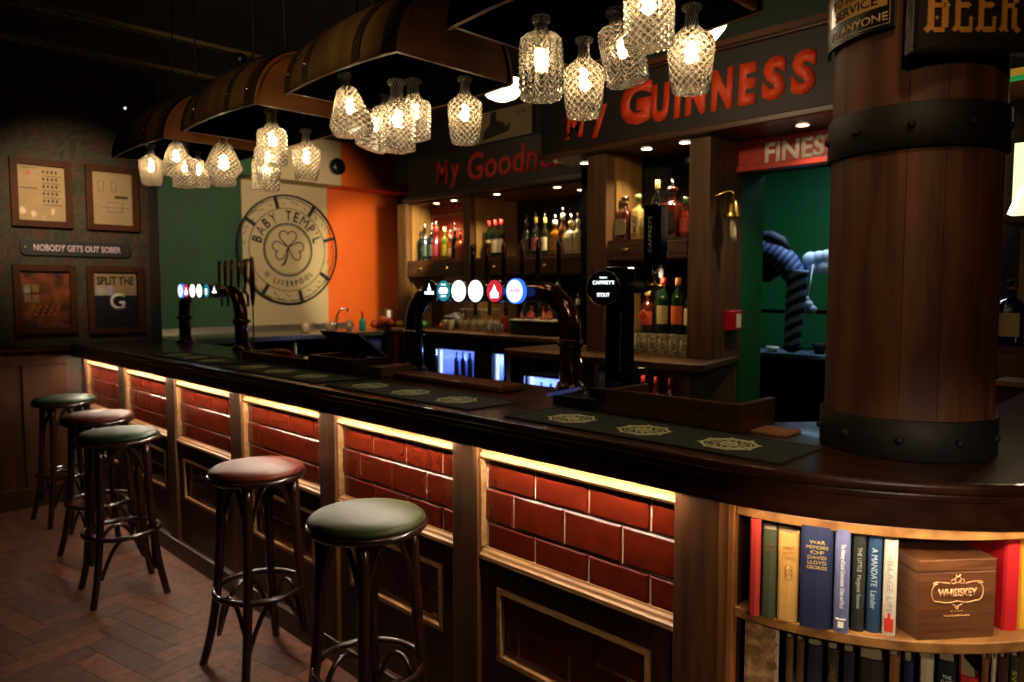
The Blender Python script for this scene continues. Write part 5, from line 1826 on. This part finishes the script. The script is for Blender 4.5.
# fridge bottles
for (x, ys_, z, nm, g) in ((4.38, (4.84, 4.93, 5.02, 5.11), 0.7585, 'dark beer bottle in the left fridge', 'beer bottles in the left fridge'), (3.38, (2.86, 2.95, 3.04, 3.12), 0.7385, 'pale blue lit bottle in the near fridge', 'bottles in the near fridge')):
    for k, y in enumerate(ys_):
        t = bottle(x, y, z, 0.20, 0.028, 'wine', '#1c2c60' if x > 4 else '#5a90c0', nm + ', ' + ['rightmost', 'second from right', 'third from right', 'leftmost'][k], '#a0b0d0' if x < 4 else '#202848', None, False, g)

# things on the far worktop
def simple(name, lab, cat, loc, prof, matn, grp=None, seg=20, part='body'):
    t = thing(name, lab, cat, loc, 0, grp)
    MB().lathe(prof, 0, 0, 0, seg).build(part, matn, t)
    return t


D['lime'] = plain('lime_skin', '#3a8a18', 0.4, c2='#4a9a20')
D['lemon'] = plain('lemon_skin', '#c8a818', 0.4)
D['orangef'] = plain('orange_skin', '#d06018', 0.5)
for (x, y, r, mt, nm, lab) in ((4.42, 5.66, 0.040, 'lime', 'lime', 'green lime on the far worktop behind the tap tower post'), (4.50, 5.74, 0.038, 'lime', 'lime', 'second green lime behind the first'),
                          (4.45, 5.40, 0.034, 'orangef', 'orange', 'small orange on the far worktop')):
    t = thing(nm, lab, 'fruit', (x, y, 1.1505))
    MB().ball((0, 0, r * 0.95), r, 1, 1.12, 0.95).build('flesh', mt, t)
    MB().tube([(0, 0, r * 1.84), (0, 0, r * 2.0)], 0.004, 6).build('stalk', 'backwood', t)
tb = thing('plastic_tub', 'grey translucent bag lying behind the fruit on the far worktop', 'bag', (4.66, 5.42, 1.163))
b = MB()
for k in range(6):
    b.ball((0.02 * math.sin(k * 2), -0.14 + k * 0.05, 0.07 + 0.015 * math.cos(k * 1.9)), 0.075, 0.9, 1, 0.9, 12)
b.build('bag_film', plain('grey_bag', '#6a6660', 0.35), tb)
tb.name = 'plastic_bag'
for k, y in enumerate((5.30, 5.22)):
    t = thing('sauce_jar', ['left', 'right'][k] + ' of two pale jars with dark lids on the far worktop', 'jar', (4.40, y, 1.1505), 0, 'pale jars on the far worktop')
    MB().lathe([(0.0, 0), (0.032, 0), (0.033, 0.01), (0.033, 0.085), (0.026, 0.10), (0.0, 0.10)], 0, 0, 0, 18).build('jar_body', plain('pale_jar', '#9a8a6a', 0.3), t)
    MB().lathe([(0.0275, 0.10), (0.028, 0.125), (0.0, 0.126)], 0, 0, 0, 18).build('lid', 'blackp', t)
wg = None
wl = 'wine glass upside down in the row behind the lit badges'
for i in range(2):
    for k in range(5):
        x, y = 4.44 + i * 0.11, 5.10 - k * 0.083 - 0.02 * i
        if wg is None:
            wg = thing('wine_glass', wl, 'glass', (x, y, 1.1505), 0, 'wine glasses behind the lit badges')
            MB().lathe([(0.034, 0.0), (0.040, 0.03), (0.041, 0.06), (0.030, 0.095), (0.006, 0.112), (0.004, 0.12)], 0, 0, 0, 16).build('bowl', plain('lit_glass', '#a89878', 0.1, 0, 0.8, alpha=0.45), wg)
            MB().lathe([(0.004, 0.1205), (0.004, 0.185), (0.008, 0.195), (0.034, 0.198), (0.034, 0.201), (0.0, 0.201)], 0, 0, 0, 16).build('stem_and_foot', plain('lit_glass_stem', '#b0a488', 0.1, 0, 0.8, alpha=0.6), wg)
        else:
            t = copy_tree(wg)
            t.location = (x, y, 1.1505)
bottle(4.50, 4.60, 1.1505, 0.22, 0.034, 'spirit', '#8a1418', 'small red bottle beside the wine glasses', '#601010', '#a01c1c', False)
for k in range(4):
    t = thing('metal_jigger', ['leftmost', 'second from left', 'third from left', 'rightmost'][k] + ' of four small silver measuring cups on the far worktop edge', 'measuring cup', (4.30, 4.60 - 0.058 * k, 1.1505), 0, 'silver measuring cups')
    MB().lathe([(0.022, 0.0), (0.016, 0.035), (0.012, 0.045), (0.020, 0.085), (0.018, 0.086), (0.010, 0.046), (0.0, 0.046)], 0, 0, 0, 16).build('cup', 'chrome', t)
t = thing('cash_box', 'black cash drawer box with a white top on the far worktop', 'cash drawer', (4.50, 4.15, 1.1505))
MB().box(-0.14, 0.16, -0.24, 0.25, 0, 0.115).build('housing', 'blackp', t, bevel=0.004)
MB().box(-0.15, 0.16, -0.25, 0.26, 0.116, 0.126).build('white_top', plain('cream_laminate', '#a89a7c', 0.4), t)
MB().tube([(-0.145, 0.11, 0.055), (-0.155, 0.11, 0.055)], 0.009, 10).build('lock', 'chrome', t)
for k, (y, c, c3) in enumerate(((4.34, '#5a2010', '#c05a50'), (4.26, '#5a2010', '#b04838'), (4.13, '#7a3010', '#c88048'), (4.05, '#7a3010', '#c87038'))):
    bottle(4.48, y, 1.277, 0.11, 0.034, 'round', c, ['short red labelled bottle at the left on the white topped drawer', 'second short red labelled bottle on the white topped drawer', 'short orange labelled bottle on the white topped drawer', 'short orange labelled bottle at the right on the white topped drawer'][k], '#2a1a14', c3, False, 'short bottles on the cash drawer')
bottle(4.50, 3.93, 1.277, 0.20, 0.036, 'spirit', '#2a1c14', 'dark spirit bottle with pourer right of the white topped drawer', '#c0b8a0', '#6a5a48', True)
for k, y in enumerate((3.78, 3.70)):
    bottle(4.52, y, 1.1505, 0.30, 0.038, 'spirit', '#2a1c14', ['left', 'right'][k] + ' spirit bottle standing on the worktop behind the tap tower bend', '#c0b8a0', '#a04030' if k else '#807058', True, 'spirit bottles behind the tap tower bend')

# ------------------------------------------------------------------ steel bench and sink by the flag wall
sb = thing('steel_bench', 'stainless steel sink bench along the flag painted wall', 'steel bench', (3.4, 6.7, 0))
MB().box(2.12, 4.60, 6.25, 7.16, 1.06, 1.105).build('bench_top', 'steel', sb, True, bevel=0.004)
MB().box(2.12, 4.60, 7.16, 7.195, 1.06, 1.16).build('splashback', 'steel', sb, True)
MB().box(2.22, 4.14, 6.60, 7.1, 0.72, 0.75).build('under_shelf', 'steel', sb, True)
MB().box(4.10, 4.44, 6.28, 6.32, 0.15, 1.058).build('blue_panel', plain('blue_bin_panel', '#3c3a80', 0.5), sb, True)
for x in (2.3, 3.4, 4.5):
    for y in (6.3, 7.1):
        MB().tube([(x, y, 0), (x, y, 1.06)], 0.02, 8).build('leg', 'steel', sb, True)
t = thing('sink_tap', 'chrome mixer tap rising from the steel bench', 'tap', (4.02, 6.60, 1.1055))
MB().lathe([(0.025, 0), (0.02, 0.01), (0.016, 0.06), (0.018, 0.09), (0.0, 0.092)], 0, 0, 0, 14).build('body', 'chrome', t)
MB().tube([(0, 0, 0.08), (0.01, -0.01, 0.15), (0.05, -0.02, 0.22), (0.10, -0.05, 0.23), (0.12, -0.06, 0.20)], 0.010, 10).build('spout', 'chrome', t)
MB().tube([(0, 0, 0.09), (0.05, 0.0, 0.14)], 0.006, 8).build('lever', 'chrome', t)
t = thing('soap_bottle', 'small turquoise pump soap bottle on the steel bench', 'soap bottle', (4.28, 6.50, 1.1055))
MB().lathe([(0.0, 0), (0.034, 0), (0.036, 0.01), (0.034, 0.10), (0.014, 0.13), (0.0, 0.13)], 0, 0, 0, 16).build('bottle_body', plain('turquoise_soap', '#2a8a80', 0.2), t)
MB().tube([(0, 0, 0.13), (0, 0, 0.19), (-0.03, -0.01, 0.192)], [0.010, 0.006, 0.005], 8).build('pump', 'blackp', t)
t = thing('mug', 'cream mug on the steel bench below the round emblem', 'mug', (3.62, 6.50, 1.1055))
MB().lathe([(0.0, 0), (0.036, 0), (0.042, 0.01), (0.044, 0.11), (0.040, 0.11), (0.038, 0.015), (0.0, 0.012)], 0, 0, 0, 20).build('cup', plain('cream_ceramic', '#a89070', 0.3), t)
MB().torus((0.055, 0, 0.055), 0.026, 0.006, 16, 6, 'y').build('handle', plain('cream_ceramic_handle', '#a89070', 0.3), t)
for k, (x, y, h) in enumerate(((3.88, 6.5, 0.09), (3.95, 6.55, 0.10), (4.12, 6.5, 0.09), (4.18, 6.6, 0.11))):
    t = thing('drinking_glass', ['leftmost small glass by the sink tap', 'small glass just left of the sink tap', 'small glass just right of the sink tap', 'small glass between sink tap and soap bottle'][k], 'glass', (x, y, 1.1055), 0, 'small glasses by the sink')
    MB().lathe([(0.0, 0), (0.026, 0), (0.032, h), (0.029, h), (0.024, 0.006), (0.0, 0.006)], 0, 0, 0, 16).build('glass_wall', plain('warm_tumbler_glass', '#b09878', 0.08, 0, 0.8, alpha=0.5), t)
t = thing('cloth_pile', 'crumpled orange pink cloth heap on the steel bench end', 'cloth', (4.50, 6.45, 1.128))
b = MB()
for k in range(12):
    b.ball((-0.10 + 0.022 * k, 0.03 * math.sin(k * 2.3), 0.035 + 0.022 * math.sin(k * 1.3) + (0.03 if 3 < k < 9 else 0)), 0.042, 1.3, 1, 0.8, 10)
b.build('folds', plain('coral_cloth', '#d05a40', 0.7, c2='#c04828', scale=12), t)
t = thing('carton', 'brown box with a pale label behind the coral cloth', 'carton', (4.66, 6.60, 1.1055))
MB().box(-0.06, 0.05, -0.05, 0.05, 0, 0.22).build('body', plain('brown_card', '#5a3420', 0.7), t)
MB().box(-0.03, 0.045, -0.052, -0.0502, 0.12, 0.20).build('paper_label', 'white', t)
sb2 = MB().box(4.61, 4.72, 6.40, 6.9, 1.06, 1.105).build('bench_return', 'steel', sb, True)
t = thing('lemon', 'yellow lemon beside the coral cloth near the back bar post', 'fruit', (4.36, 6.02, 1.1505))
MB().ball((0, 0, 0.034), 0.036, 1.3, 1, 0.95).build('flesh', 'lemon', t)
MB().ball((0.046, 0, 0.034), 0.008).build('tip', 'lemon', t)
t.location = (4.45, 6.08, 1.1505)

# ------------------------------------------------------------------ round emblem on the flag wall and its frame
em = thing('round_wall_emblem', 'round black line emblem with shamrock reading BABY TEMPL @ LIVERPOOL on the cream wall', 'wall sign', (3.87, 7.19, 1.96))
ex, ez, ey = 3.83, 1.950, 7.198
lm = 'inkblack'
MB().torus((ex, 7.175, ez), 0.568, 0.010, 72, 6, 'y').build('outer_ring', 'inkblack', em, True)
b = MB()
for r_ in (0.540, 0.435):
    b.torus((ex, ey, ez), r_, 0.004, 72, 6, 'y')
b.build('inner_lines', 'inkblack', em, True)
b = MB()
b.torus((ex, ey, ez), 0.275, 0.008, 72, 6, 'y')
b.torus((ex, ey, ez), 0.257, 0.003, 72, 6, 'y')
b.build('center_ring', 'inkblack', em, True)
for k in range(8):
    a = R(12 + 45 * k + (0 if k % 2 else 3))
    b = MB()
    rv = (math.cos(a), 0, math.sin(a)); tv = (-math.sin(a), 0, math.cos(a))
    b.obox((ex + 0.50 * math.cos(a), 7.185, ez + 0.50 * math.sin(a)), rv, tv, (0, 1, 0), 0.058, 0.016, 0.010)
    b.build('stave_clamp', 'inkblack', em, True)
b = MB()
for k in range(60):
    a = R(6 * k + 3)
    if (6 * k + 3 - 12) % 45 in range(4, 42):
        rr = 0.505 + 0.03 * math.sin(k * 2.4)
        b.tube([(ex + rr * math.cos(a), ey, ez + rr * math.sin(a)), (ex + (rr + 0.02) * math.cos(a + 0.08), ey, ez + (rr + 0.02) * math.sin(a + 0.08))], 0.004, 4)
b.build('stave_grain', 'ink', em, True)


def ring_text(s_, r_, mid, hh, gap, flip=False):
    WD = {'I': 0.16, "'": 0.14, 'M': 0.86, 'E': 0.52, 'L': 0.48, ' ': 0.42, '@': 0.9, 'O': 0.85, 'T': 0.62, 'P': 0.52, 'B': 0.56, 'A': 0.7, 'Y': 0.66, 'V': 0.68, 'R': 0.56}
    tot = sum(WD.get(c, 0.6) * hh for c in s_) + gap * (len(s_) - 1)
    pos = -tot / 2
    for ch in s_:
        ww = WD.get(ch, 0.6) * hh
        c0 = pos + ww / 2
        pos += ww + gap
        if ch == ' ':
            continue
        a = R(mid) - c0 / r_ if not flip else R(mid) + c0 / r_
        h2 = hh * (0.3 if ch == "'" else 1)
        rad = Vector((math.cos(a), 0, math.sin(a)))
        up = -rad if flip else rad
        rt = Vector((math.sin(a), 0, -math.cos(a)))
        if flip:
            rt = -rt
        rr = r_ + (0.35 * hh if ch == "'" else 0)
        put_text('lettering', ch, ww, h2, 'inkblack', em, (ex + rr * rad.x, ey, ez + rr * rad.z), (tuple(rt), tuple(up)), 0.003, 0.0 if ch in 'MAVY@' else 0.02)


ring_text("BABY TEMP'L", 0.360, 92, 0.108, 0.031)
ring_text('@ LIVERPOOL', 0.357, 270, 0.058, 0.022, True)
b = MB()
for k, a0 in enumerate((90, 200, -20)):
    pts = []
    cx, cz = ex + 0.095 * math.cos(R(a0)), ez + 0.03 + 0.095 * math.sin(R(a0))
    for q in range(25):
        tt = 2 * PI * q / 24
        hx = 16 * math.sin(tt) ** 3
        hy = 13 * math.cos(tt) - 5 * math.cos(2 * tt) - 2 * math.cos(3 * tt) - math.cos(4 * tt)
        s_ = 0.0062
        rot = R(a0 - 90)
        px_, pz_ = hx * s_, hy * s_
        pts.append((cx + px_ * math.cos(rot) - pz_ * math.sin(rot), ey, cz + px_ * math.sin(rot) + pz_ * math.cos(rot)))
    b.tube(pts, 0.0065, 5)
b.tube([(ex, ey, ez + 0.03), (ex - 0.01, ey, ez - 0.06), (ex - 0.05, ey, ez - 0.15), (ex - 0.085, ey, ez - 0.17)], [0.006, 0.009, 0.012, 0.006], 6)
b.build('shamrock', 'inkblack', em, True)
for (x, z, lab) in ((4.24, 2.83, 'black round speaker on the cream soffit above the emblem'), (3.02, 2.73, 'black round speaker on the green soffit')):
    t = thing('wall_speaker', lab, 'speaker', (x, 6.9, z), 0, 'round speakers on the soffit')
    MB().tube([(0, -0.001, 0), (0, -0.05, 0), (0, -0.08, 0)], [0.085, 0.088, 0.05], 24).build('housing', 'blackp', t)
    MB().torus((0, -0.06, 0), 0.07, 0.008, 24, 6, 'y').build('rim', 'blackg', t)

# ------------------------------------------------------------------ pictures on the papered wall
def picture(x0, x1, z0, z1, lab, inner):
    t = thing('picture_frame', lab, 'framed picture', ((x0 + x1) / 2, 5.995, z0), 0, 'framed pictures on the papered wall')
    b = MB()
    fw = 0.042
    y0, y1 = 5.965, 5.998
    b.prism([(x0, z0), (x1, z0), (x1 - fw, z0 + fw), (x0 + fw, z0 + fw)], y0, y1, 'xz')
    b.prism([(x0, z1), (x1, z1), (x1 - fw, z1 - fw), (x0 + fw, z1 - fw)], y0, y1, 'xz')
    b.prism([(x0, z0), (x0 + fw, z0 + fw), (x0 + fw, z1 - fw), (x0, z1)], y0, y1, 'xz')
    b.prism([(x1, z0), (x1 - fw, z0 + fw), (x1 - fw, z1 - fw), (x1, z1)], y0, y1, 'xz')
    b.build('frame', 'frame', t, True)
    inner(t, x0 + fw, x1 - fw, z0 + fw, z1 - fw)
    MB().box(x0 + fw, x1 - fw, 5.978, 5.980, z0 + fw, z1 - fw).build('glazing', 'picglass', t, True)
    return t


YS = 5.9888


def sheet(t, x0, x1, z0, z1, m_, nm='sheet', dy=0.0):
    return MB().box(x0, x1, YS - dy, YS + 0.006 - dy, z0, z1).build(nm, m_, t, True)


def in1(t, x0, x1, z0, z1):
    sheet(t, x0, x1, z0, z1, 'paper')
    b = MB()
    for k in range(5):
        b.box(x0 + 0.15, x1 - 0.02, YS - 0.0015, YS - 0.0005, z1 - 0.07 - 0.05 * k, z1 - 0.066 - 0.05 * k)
        for q in range(4):
            b.box(x0 + 0.15 + 0.026 * q, x0 + 0.162 + 0.026 * q, YS - 0.0015, YS - 0.0005, z1 - 0.05 - 0.05 * k, z1 - 0.03 - 0.05 * k)
    b.box(x0 + 0.01, x0 + 0.12, YS - 0.0015, YS - 0.0005, z1 - 0.16, z1 - 0.155)
    b.box(x0 + 0.02, x0 + 0.12, YS - 0.0015, YS - 0.0005, z1 - 0.02, z1 - 0.016)
    b.build('printed_lines', 'ink', t, True)
    b = MB().ball((x0 + 0.065, YS - 0.001, z1 - 0.055), 0.012, 1, 0.1, 1, 10)
    b.build('red_heart', 'signred', t, True)


def in2(t, x0, x1, z0, z1):
    sheet(t, x0, x1, z0, z1, 'paper')
    b = MB()
    for (u, v, w_, h_) in ((0.04, 0.07, 0.035, 0.07), (0.13, 0.07, 0.03, 0.07), (0.10, 0.22, 0.10, 0.07)):
        for (a, c, e, f) in ((u, u + w_, v, v + 0.003), (u, u + w_, v + h_, v + h_ + 0.003), (u, u + 0.003, v, v + h_), (u + w_, u + w_ + 0.003, v, v + h_)):
            b.box(x0 + a, x0 + c, YS - 0.0015, YS - 0.0005, z1 - f, z1 - e)
    b.box(x0 + 0.06, x1 - 0.02, YS - 0.0015, YS - 0.0005, z1 - 0.26, z1 - 0.257)
    b.box(x0 + 0.15, x1 - 0.03, YS - 0.0015, YS - 0.0005, z1 - 0.19, z1 - 0.17)
    b.build('line_drawing', 'ink', t, True)


def in3(t, x0, x1, z0, z1):
    m_ = plain('abstract_pub_print', '#3c1408', 0.6, c2='#a05018', scale=9, lo=0.42, hi=0.68)
    sheet(t, x0, x1, z0, z1, m_)
    b = MB()
    for k in range(4):
        b.box(x0 + 0.02 + 0.05 * (k % 2), x0 + 0.06 + 0.05 * (k % 2), YS - 0.0015, YS - 0.0005, z0 + 0.18 + 0.07 * (k // 2), z0 + 0.235 + 0.07 * (k // 2))
    b.build('pale_windows', plain('pale_print', '#8a7048', 0.6), t, True)
    b = MB()
    for k in range(14):
        b.ball((x0 + 0.06 + 0.013 * k, YS - 0.001, z0 + 0.12 + 0.03 * math.sin(k * 2.1)), 0.012, 1, 0.08, 1, 8)
    b.build('orange_blots', plain('orange_print', '#a04820', 0.6), t, True)


def in4(t, x0, x1, z0, z1):
    sheet(t, x0, x1, z0, z1, 'poster2')
    zm = z0 + (z1 - z0) * 0.58
    sheet(t, x0 + 0.006, x1 - 0.006, zm, z1 - 0.004, 'paper', 'upper_sheet', 0.0012)
    put_text('lettering', 'SPLIT THE', (x1 - x0) * 0.84, 0.062, 'inkblack', t, ((x0 + x1) / 2, YS - 0.0014, z1 - 0.065), 'ny', 0.0008, 0.03)
    put_text('lettering', 'G', 0.105, 0.125, 'white', t, ((x0 + x1) / 2 + 0.01, YS - 0.0014, zm - 0.045), 'ny', 0.0008, 0.02)


picture(1.14, 1.51, 1.965, 2.43, 'framed print with small red heart, upper left of the four', in1)
picture(1.60, 1.955, 1.965, 2.435, 'framed line drawing of glasses, upper right of the four', in2)
picture(1.13, 1.515, 1.215, 1.70, 'framed dark orange and brown print, lower left of the four', in3)
picture(1.585, 1.97, 1.20, 1.70, 'framed SPLIT THE G poster, lower right of the four', in4)
t = thing('wall_plaque', 'black plaque reading NOBODY GETS OUT SOBER between the pictures', 'sign', (1.54, 5.99, 1.80))
b = MB()
pts = []
for sx, cx_ in ((1, 1.86), (-1, 1.21)):
    for q in range(7):
        a = R(-90 + 30 * q) if sx > 0 else R(90 + 30 * q)
        pts.append((cx_ + 0.03 * math.cos(a), 1.82 + 0.052 * math.sin(a)))
b.prism(pts, 5.980, 5.998, 'xz')
b.build('plate', plain('navy_black_plate', '#0a0810', 0.6), t, True)
put_text('lettering', 'NOBODY GETS OUT SOBER', 0.56, 0.046, plain('lilac_white', '#b8a8b8', 0.5), t, (1.54, 5.9795, 1.82), 'ny', 0.001, 0.025)
for x in (1.21, 1.865):
    MB().ball((x, 5.980, 1.82), 0.009, 1, 0.4, 1, 8).build('screw', 'brass', t, True)
# small black projecting lamp star high on the dark wall
t = thing('ceiling_star_light', 'tiny white pin light high on the dark wall at left', 'pin light', (1.86, 5.9, 2.86))
MB().ball((0, 0, 0), 0.008, seg=8).build('lens', 'fridgew', t)
MB().tube([(0, 0.006, 0), (0, 0.10, 0)], 0.006, 8).build('stalk', 'iron', t)

# ------------------------------------------------------------------ kitchen: steel table, draped jacket, cloths
kt = thing('kitchen_table', 'steel kitchen table inside the doorway', 'table', (5.3, 2.2, 0))
MB().box(5.0, 5.7, 1.4, 3.1, 1.045, 1.075).build('table_top', plain('dull_kitchen_steel', '#66788c', 0.4, 0.3), kt, True, bevel=0.004)
MB().box(5.1, 5.7, 1.5, 3.1, 0.2, 0.23).build('lower_shelf', 'black', kt, True)
MB().box(5.45, 5.75, 1.4, 3.1, 0.0, 1.04).build('dark_front', 'black', kt, True)
for x in (5.05, 5.65):
    for y in (1.45, 3.05):
        MB().box(x - 0.02, x + 0.02, y - 0.02, y + 0.02, 0, 1.044).build('leg', 'steel', kt, True)
rk = thing('kitchen_rack', 'dark metal shelf rack behind the draped jacket', 'rack', (5.45, 2.4, 1.075))
for z in (1.35, 1.68):
    MB().box(5.30, 5.6, 1.75, 2.9, z, z + 0.02).build('rack_shelf', 'black', rk, True)
for y in (1.77, 2.88):
    for x in (5.32, 5.58):
        MB().tube([(x, y, 1.076), (x, y, 1.80)], 0.012, 8).build('upright', 'iron', rk, True)


def highlight_bands(name, c1, c2, scale, rot):  # dark and pale bands that put quilting highlights into the colour
    m, nt, p = newmat(name)
    tc = nt.nodes.new('ShaderNodeTexCoord')
    mp = nt.nodes.new('ShaderNodeMapping')
    mp.inputs['Rotation'].default_value = rot
    wv = nt.nodes.new('ShaderNodeTexWave')
    wv.inputs['Scale'].default_value = scale
    wv.inputs['Distortion'].default_value = 0.6
    wv.bands_direction = 'Z'
    rp = nt.nodes.new('ShaderNodeValToRGB')
    rp.color_ramp.elements[0].position = 0.45
    rp.color_ramp.elements[1].position = 0.6
    rp.color_ramp.elements[0].color = lin(c1)
    rp.color_ramp.elements[1].color = lin(c2)
    nt.links.new(tc.outputs['Object'], mp.inputs[0])
    nt.links.new(mp.outputs[0], wv.inputs['Vector'])
    nt.links.new(wv.outputs['Fac'], rp.inputs[0])
    nt.links.new(rp.outputs[0], p.inputs['Base Color'])
    p.inputs['Roughness'].default_value = 0.7
    return m


jk = thing('puffer_jacket', 'navy quilted jacket draped over the kitchen rack, sleeve with painted highlights hanging to the table', 'jacket', (5.1, 2.3, 1.6))
b = MB()
jm0 = plain('navy_quilt', '#22325c', 0.7, c2='#4c6494', scale=26, bump=0.8)
NB = 13
path = [(5.08, 2.80, 1.74), (5.04, 2.68, 1.79), (5.0, 2.56, 1.815), (4.98, 2.46, 1.81), (4.97, 2.37, 1.785), (4.96, 2.30, 1.74), (4.955, 2.24, 1.68), (4.95, 2.20, 1.61), (4.95, 2.17, 1.54), (4.955, 2.155, 1.47)]
rad = [0.085, 0.098, 0.100, 0.098, 0.095, 0.092, 0.086, 0.076, 0.062, 0.035]
pp, rr_ = [], []
for q in range(len(path) - 1):
    for u_ in (0.0, 0.33, 0.66):
        p0, p1 = Vector(path[q]), Vector(path[q + 1])
        pp.append(p0.lerp(p1, u_))
        r0 = rad[q] * (1 - u_) + rad[q + 1] * u_
        rr_.append(r0 * (1.0 if u_ != 0.0 else 0.90))
b.tube(pp, rr_, 20)
b.build('body', highlight_bands('navy_quilt_highlights', '#1c2a50', '#5c70a4', 8.0, (0.9, 0.3, 0)), jk, True, sub=1)  # paler bands are painted highlights on the quilting
b = MB()
b.tube([(4.97, 2.66, 1.885), (4.95, 2.50, 1.905), (4.95, 2.38, 1.895), (4.95, 2.30, 1.855), (4.95, 2.25, 1.80)], [0.02, 0.034, 0.045, 0.040, 0.015], 12)
b.build('collar', plain('navy_lining', '#0c1024', 0.7), jk, True)
b = MB()
pp, rr_ = [], []
for q in range(23):
    u_ = q / 22.0
    pp.append((4.93 - 0.01 * u_, 2.175 + 0.02 * u_, 1.66 - 0.52 * u_))
    rr_.append((0.072 - 0.016 * u_) * (0.9 if q % 2 else 1.04))
b.tube(pp, rr_, 18)
b.build('sleeve', highlight_bands('navy_sleeve_highlights', '#10182e', '#a4b4dc', 4.6, (0.5, 0, 0)), jk, True)  # pale bands paint the shine of the quilted sleeve
b = MB()
b.ball((4.92, 2.195, 1.13), 0.055, 1, 1.15, 0.7)
b.build('cuff', plain('navy_cuff', '#1a2440', 0.7), jk, True)
b = MB()
b.tube([(4.885, 2.80, 1.74), (4.875, 2.62, 1.80), (4.868, 2.46, 1.795), (4.866, 2.34, 1.74), (4.868, 2.25, 1.66), (4.875, 2.19, 1.56)], 0.007, 6)
b.build('zip', 'black', jk, True)
b = MB()
b.prism([(2.75, 1.60), (2.40, 1.58), (2.27, 1.66), (2.36, 1.72), (2.55, 1.74), (2.75, 1.72)], 4.90, 4.98, 'yz')
b.build('dark_lining', 'black', jk, True)
cl = thing('white_cloth', 'pale blue white cloth bundle on the rack right of the jacket', 'cloth', (5.1, 2.05, 1.7))
b = MB()
for (y, z, r_) in ((2.16, 1.73, 0.06), (2.10, 1.74, 0.055), (2.05, 1.75, 0.05), (2.0, 1.77, 0.05), (2.0, 1.70, 0.05), (2.06, 1.68, 0.05), (1.98, 1.64, 0.04), (2.13, 1.68, 0.05)):
    b.ball((5.10, y, z), r_, 0.8, 1, 1, 12)
b.build('folds', plain('pale_linen', '#d0dce8', 0.8), cl, True)
cl = thing('paper_bundle', 'small white paper bundle by the jacket sleeve', 'paper', (4.98, 2.13, 1.42))
b = MB()
for (y, z, r_) in ((2.12, 1.42, 0.035), (2.09, 1.39, 0.03), (2.13, 1.46, 0.018), (2.15, 1.38, 0.022)):
    b.ball((4.99, y, z), r_, 0.8, 1, 1, 10)
b.build('crumple', plain('white_paper', '#b8c4cc', 0.8), cl, True)
MB().tube([(5.0, 2.13, 1.46), (5.05, 2.12, 1.70)], 0.004, 6).build('hanging_string', 'white', cl, True)
for k, (x, y, s_, nm) in enumerate(((5.1, 2.42, 0.05, 'white dish on the steel kitchen table left of the sleeve'), (5.15, 2.10, 0.06, 'dark bowl on the steel kitchen table right of the sleeve'))):
    t = thing('bowl', nm, 'bowl', (x, y, 1.0755))
    MB().lathe([(0.0, 0), (s_ * 0.5, 0), (s_, 0.035 + 0.04 * k), (s_ * 0.94, 0.035 + 0.04 * k), (s_ * 0.45, 0.008), (0.0, 0.008)], 0, 0, 0, 20).build('dish', ('white', 'iron')[k], t)

# ------------------------------------------------------------------ shelf unit seen past the column's right side
ru = thing('corner_shelf_unit', 'wooden shelf unit beyond the column at the right edge', 'shelf unit', (3.45, 0.2, 0))
b = MB()
MB().box(3.42, 3.46, 0.705, 0.745, 1.16, 2.33).build('upright', 'backwood', ru, True)
MB().box(3.42, 3.84, -0.6, 0.700, 1.275, 1.30).build('shelf', 'backwood_y', ru, True)
MB().box(3.42, 3.44, -0.6, 0.700, 1.18, 1.27).build('drawer', 'backwood', ru, True)
MB().box(3.42, 3.84, -0.6, 0.700, 1.14, 1.16).build('shelf', 'trim', ru, True)
MB().box(3.42, 3.84, -0.6, 0.700, 1.785, 1.81).build('shelf', 'backwood_y', ru, True)
MB().box(3.80, 3.84, -0.6, 0.700, 1.16, 2.33).build('back_board', 'pine', ru, True)
MB().box(3.45, 3.85, -0.6, 0.700, 0, 1.139).build('cabinet', 'darkwood', ru, True)
gt = thing('light_box', 'bright cream glowing light box on the corner shelf behind the column', 'light box', (3.5, 0.5, 1.8105))
MB().box(3.48, 3.54, 0.40, 0.675, 1.811, 2.10).build('glowing_face', emis('cream_lightbox', (1.0, 0.78, 0.42), 1.6), gt, True)
MB().tube([(3.475, 0.63, 1.93), (3.473, 0.65, 1.90), (3.473, 0.665, 1.86), (3.475, 0.68, 1.82)], 0.010, 8).build('neon_curve', emis('neon_warm', (1.0, 0.9, 0.6), 4), gt, True)
gl_ = thing('green_glass_shade', 'green and amber glass panel at the top beyond the column', 'glass panel', (3.42, 0.6, 2.33))
b = MB().box(3.40, 3.43, 0.2, 0.74, 2.345, 2.372).build('amber_strip', plain('amber_glass', '#a08030', 0.2, emit='#c09030', es=0.5), gl_, True)
b = MB().box(3.40, 3.43, 0.2, 0.74, 2.331, 2.3445).build('green_strip', plain('green_glass', '#2a8a40', 0.2, emit='#30a050', es=0.5), gl_, True)
lamp('corner_shelf_lamp', 'POINT', (3.6, 0.45, 2.25), 3.0, WARM, 0.03)
bottle(3.50, 0.662, 1.3005, 0.26, 0.045, 'square', '#101c50', 'blue gin bottle with cream label at the right beyond the column', '#8a6a40', '#b8a880', False)
t = thing('tumbler', 'clear tumbler right of the blue gin bottle', 'glass', (3.50, 0.570, 1.3005))
MB().lathe([(0.0, 0), (0.032, 0), (0.038, 0.10), (0.035, 0.10), (0.029, 0.008), (0.0, 0.008)], 0, 0, 0, 18).build('glass_wall', plain('clear_tumbler_glass', '#b0a080', 0.08, 0, 0.8, alpha=0.4), t)
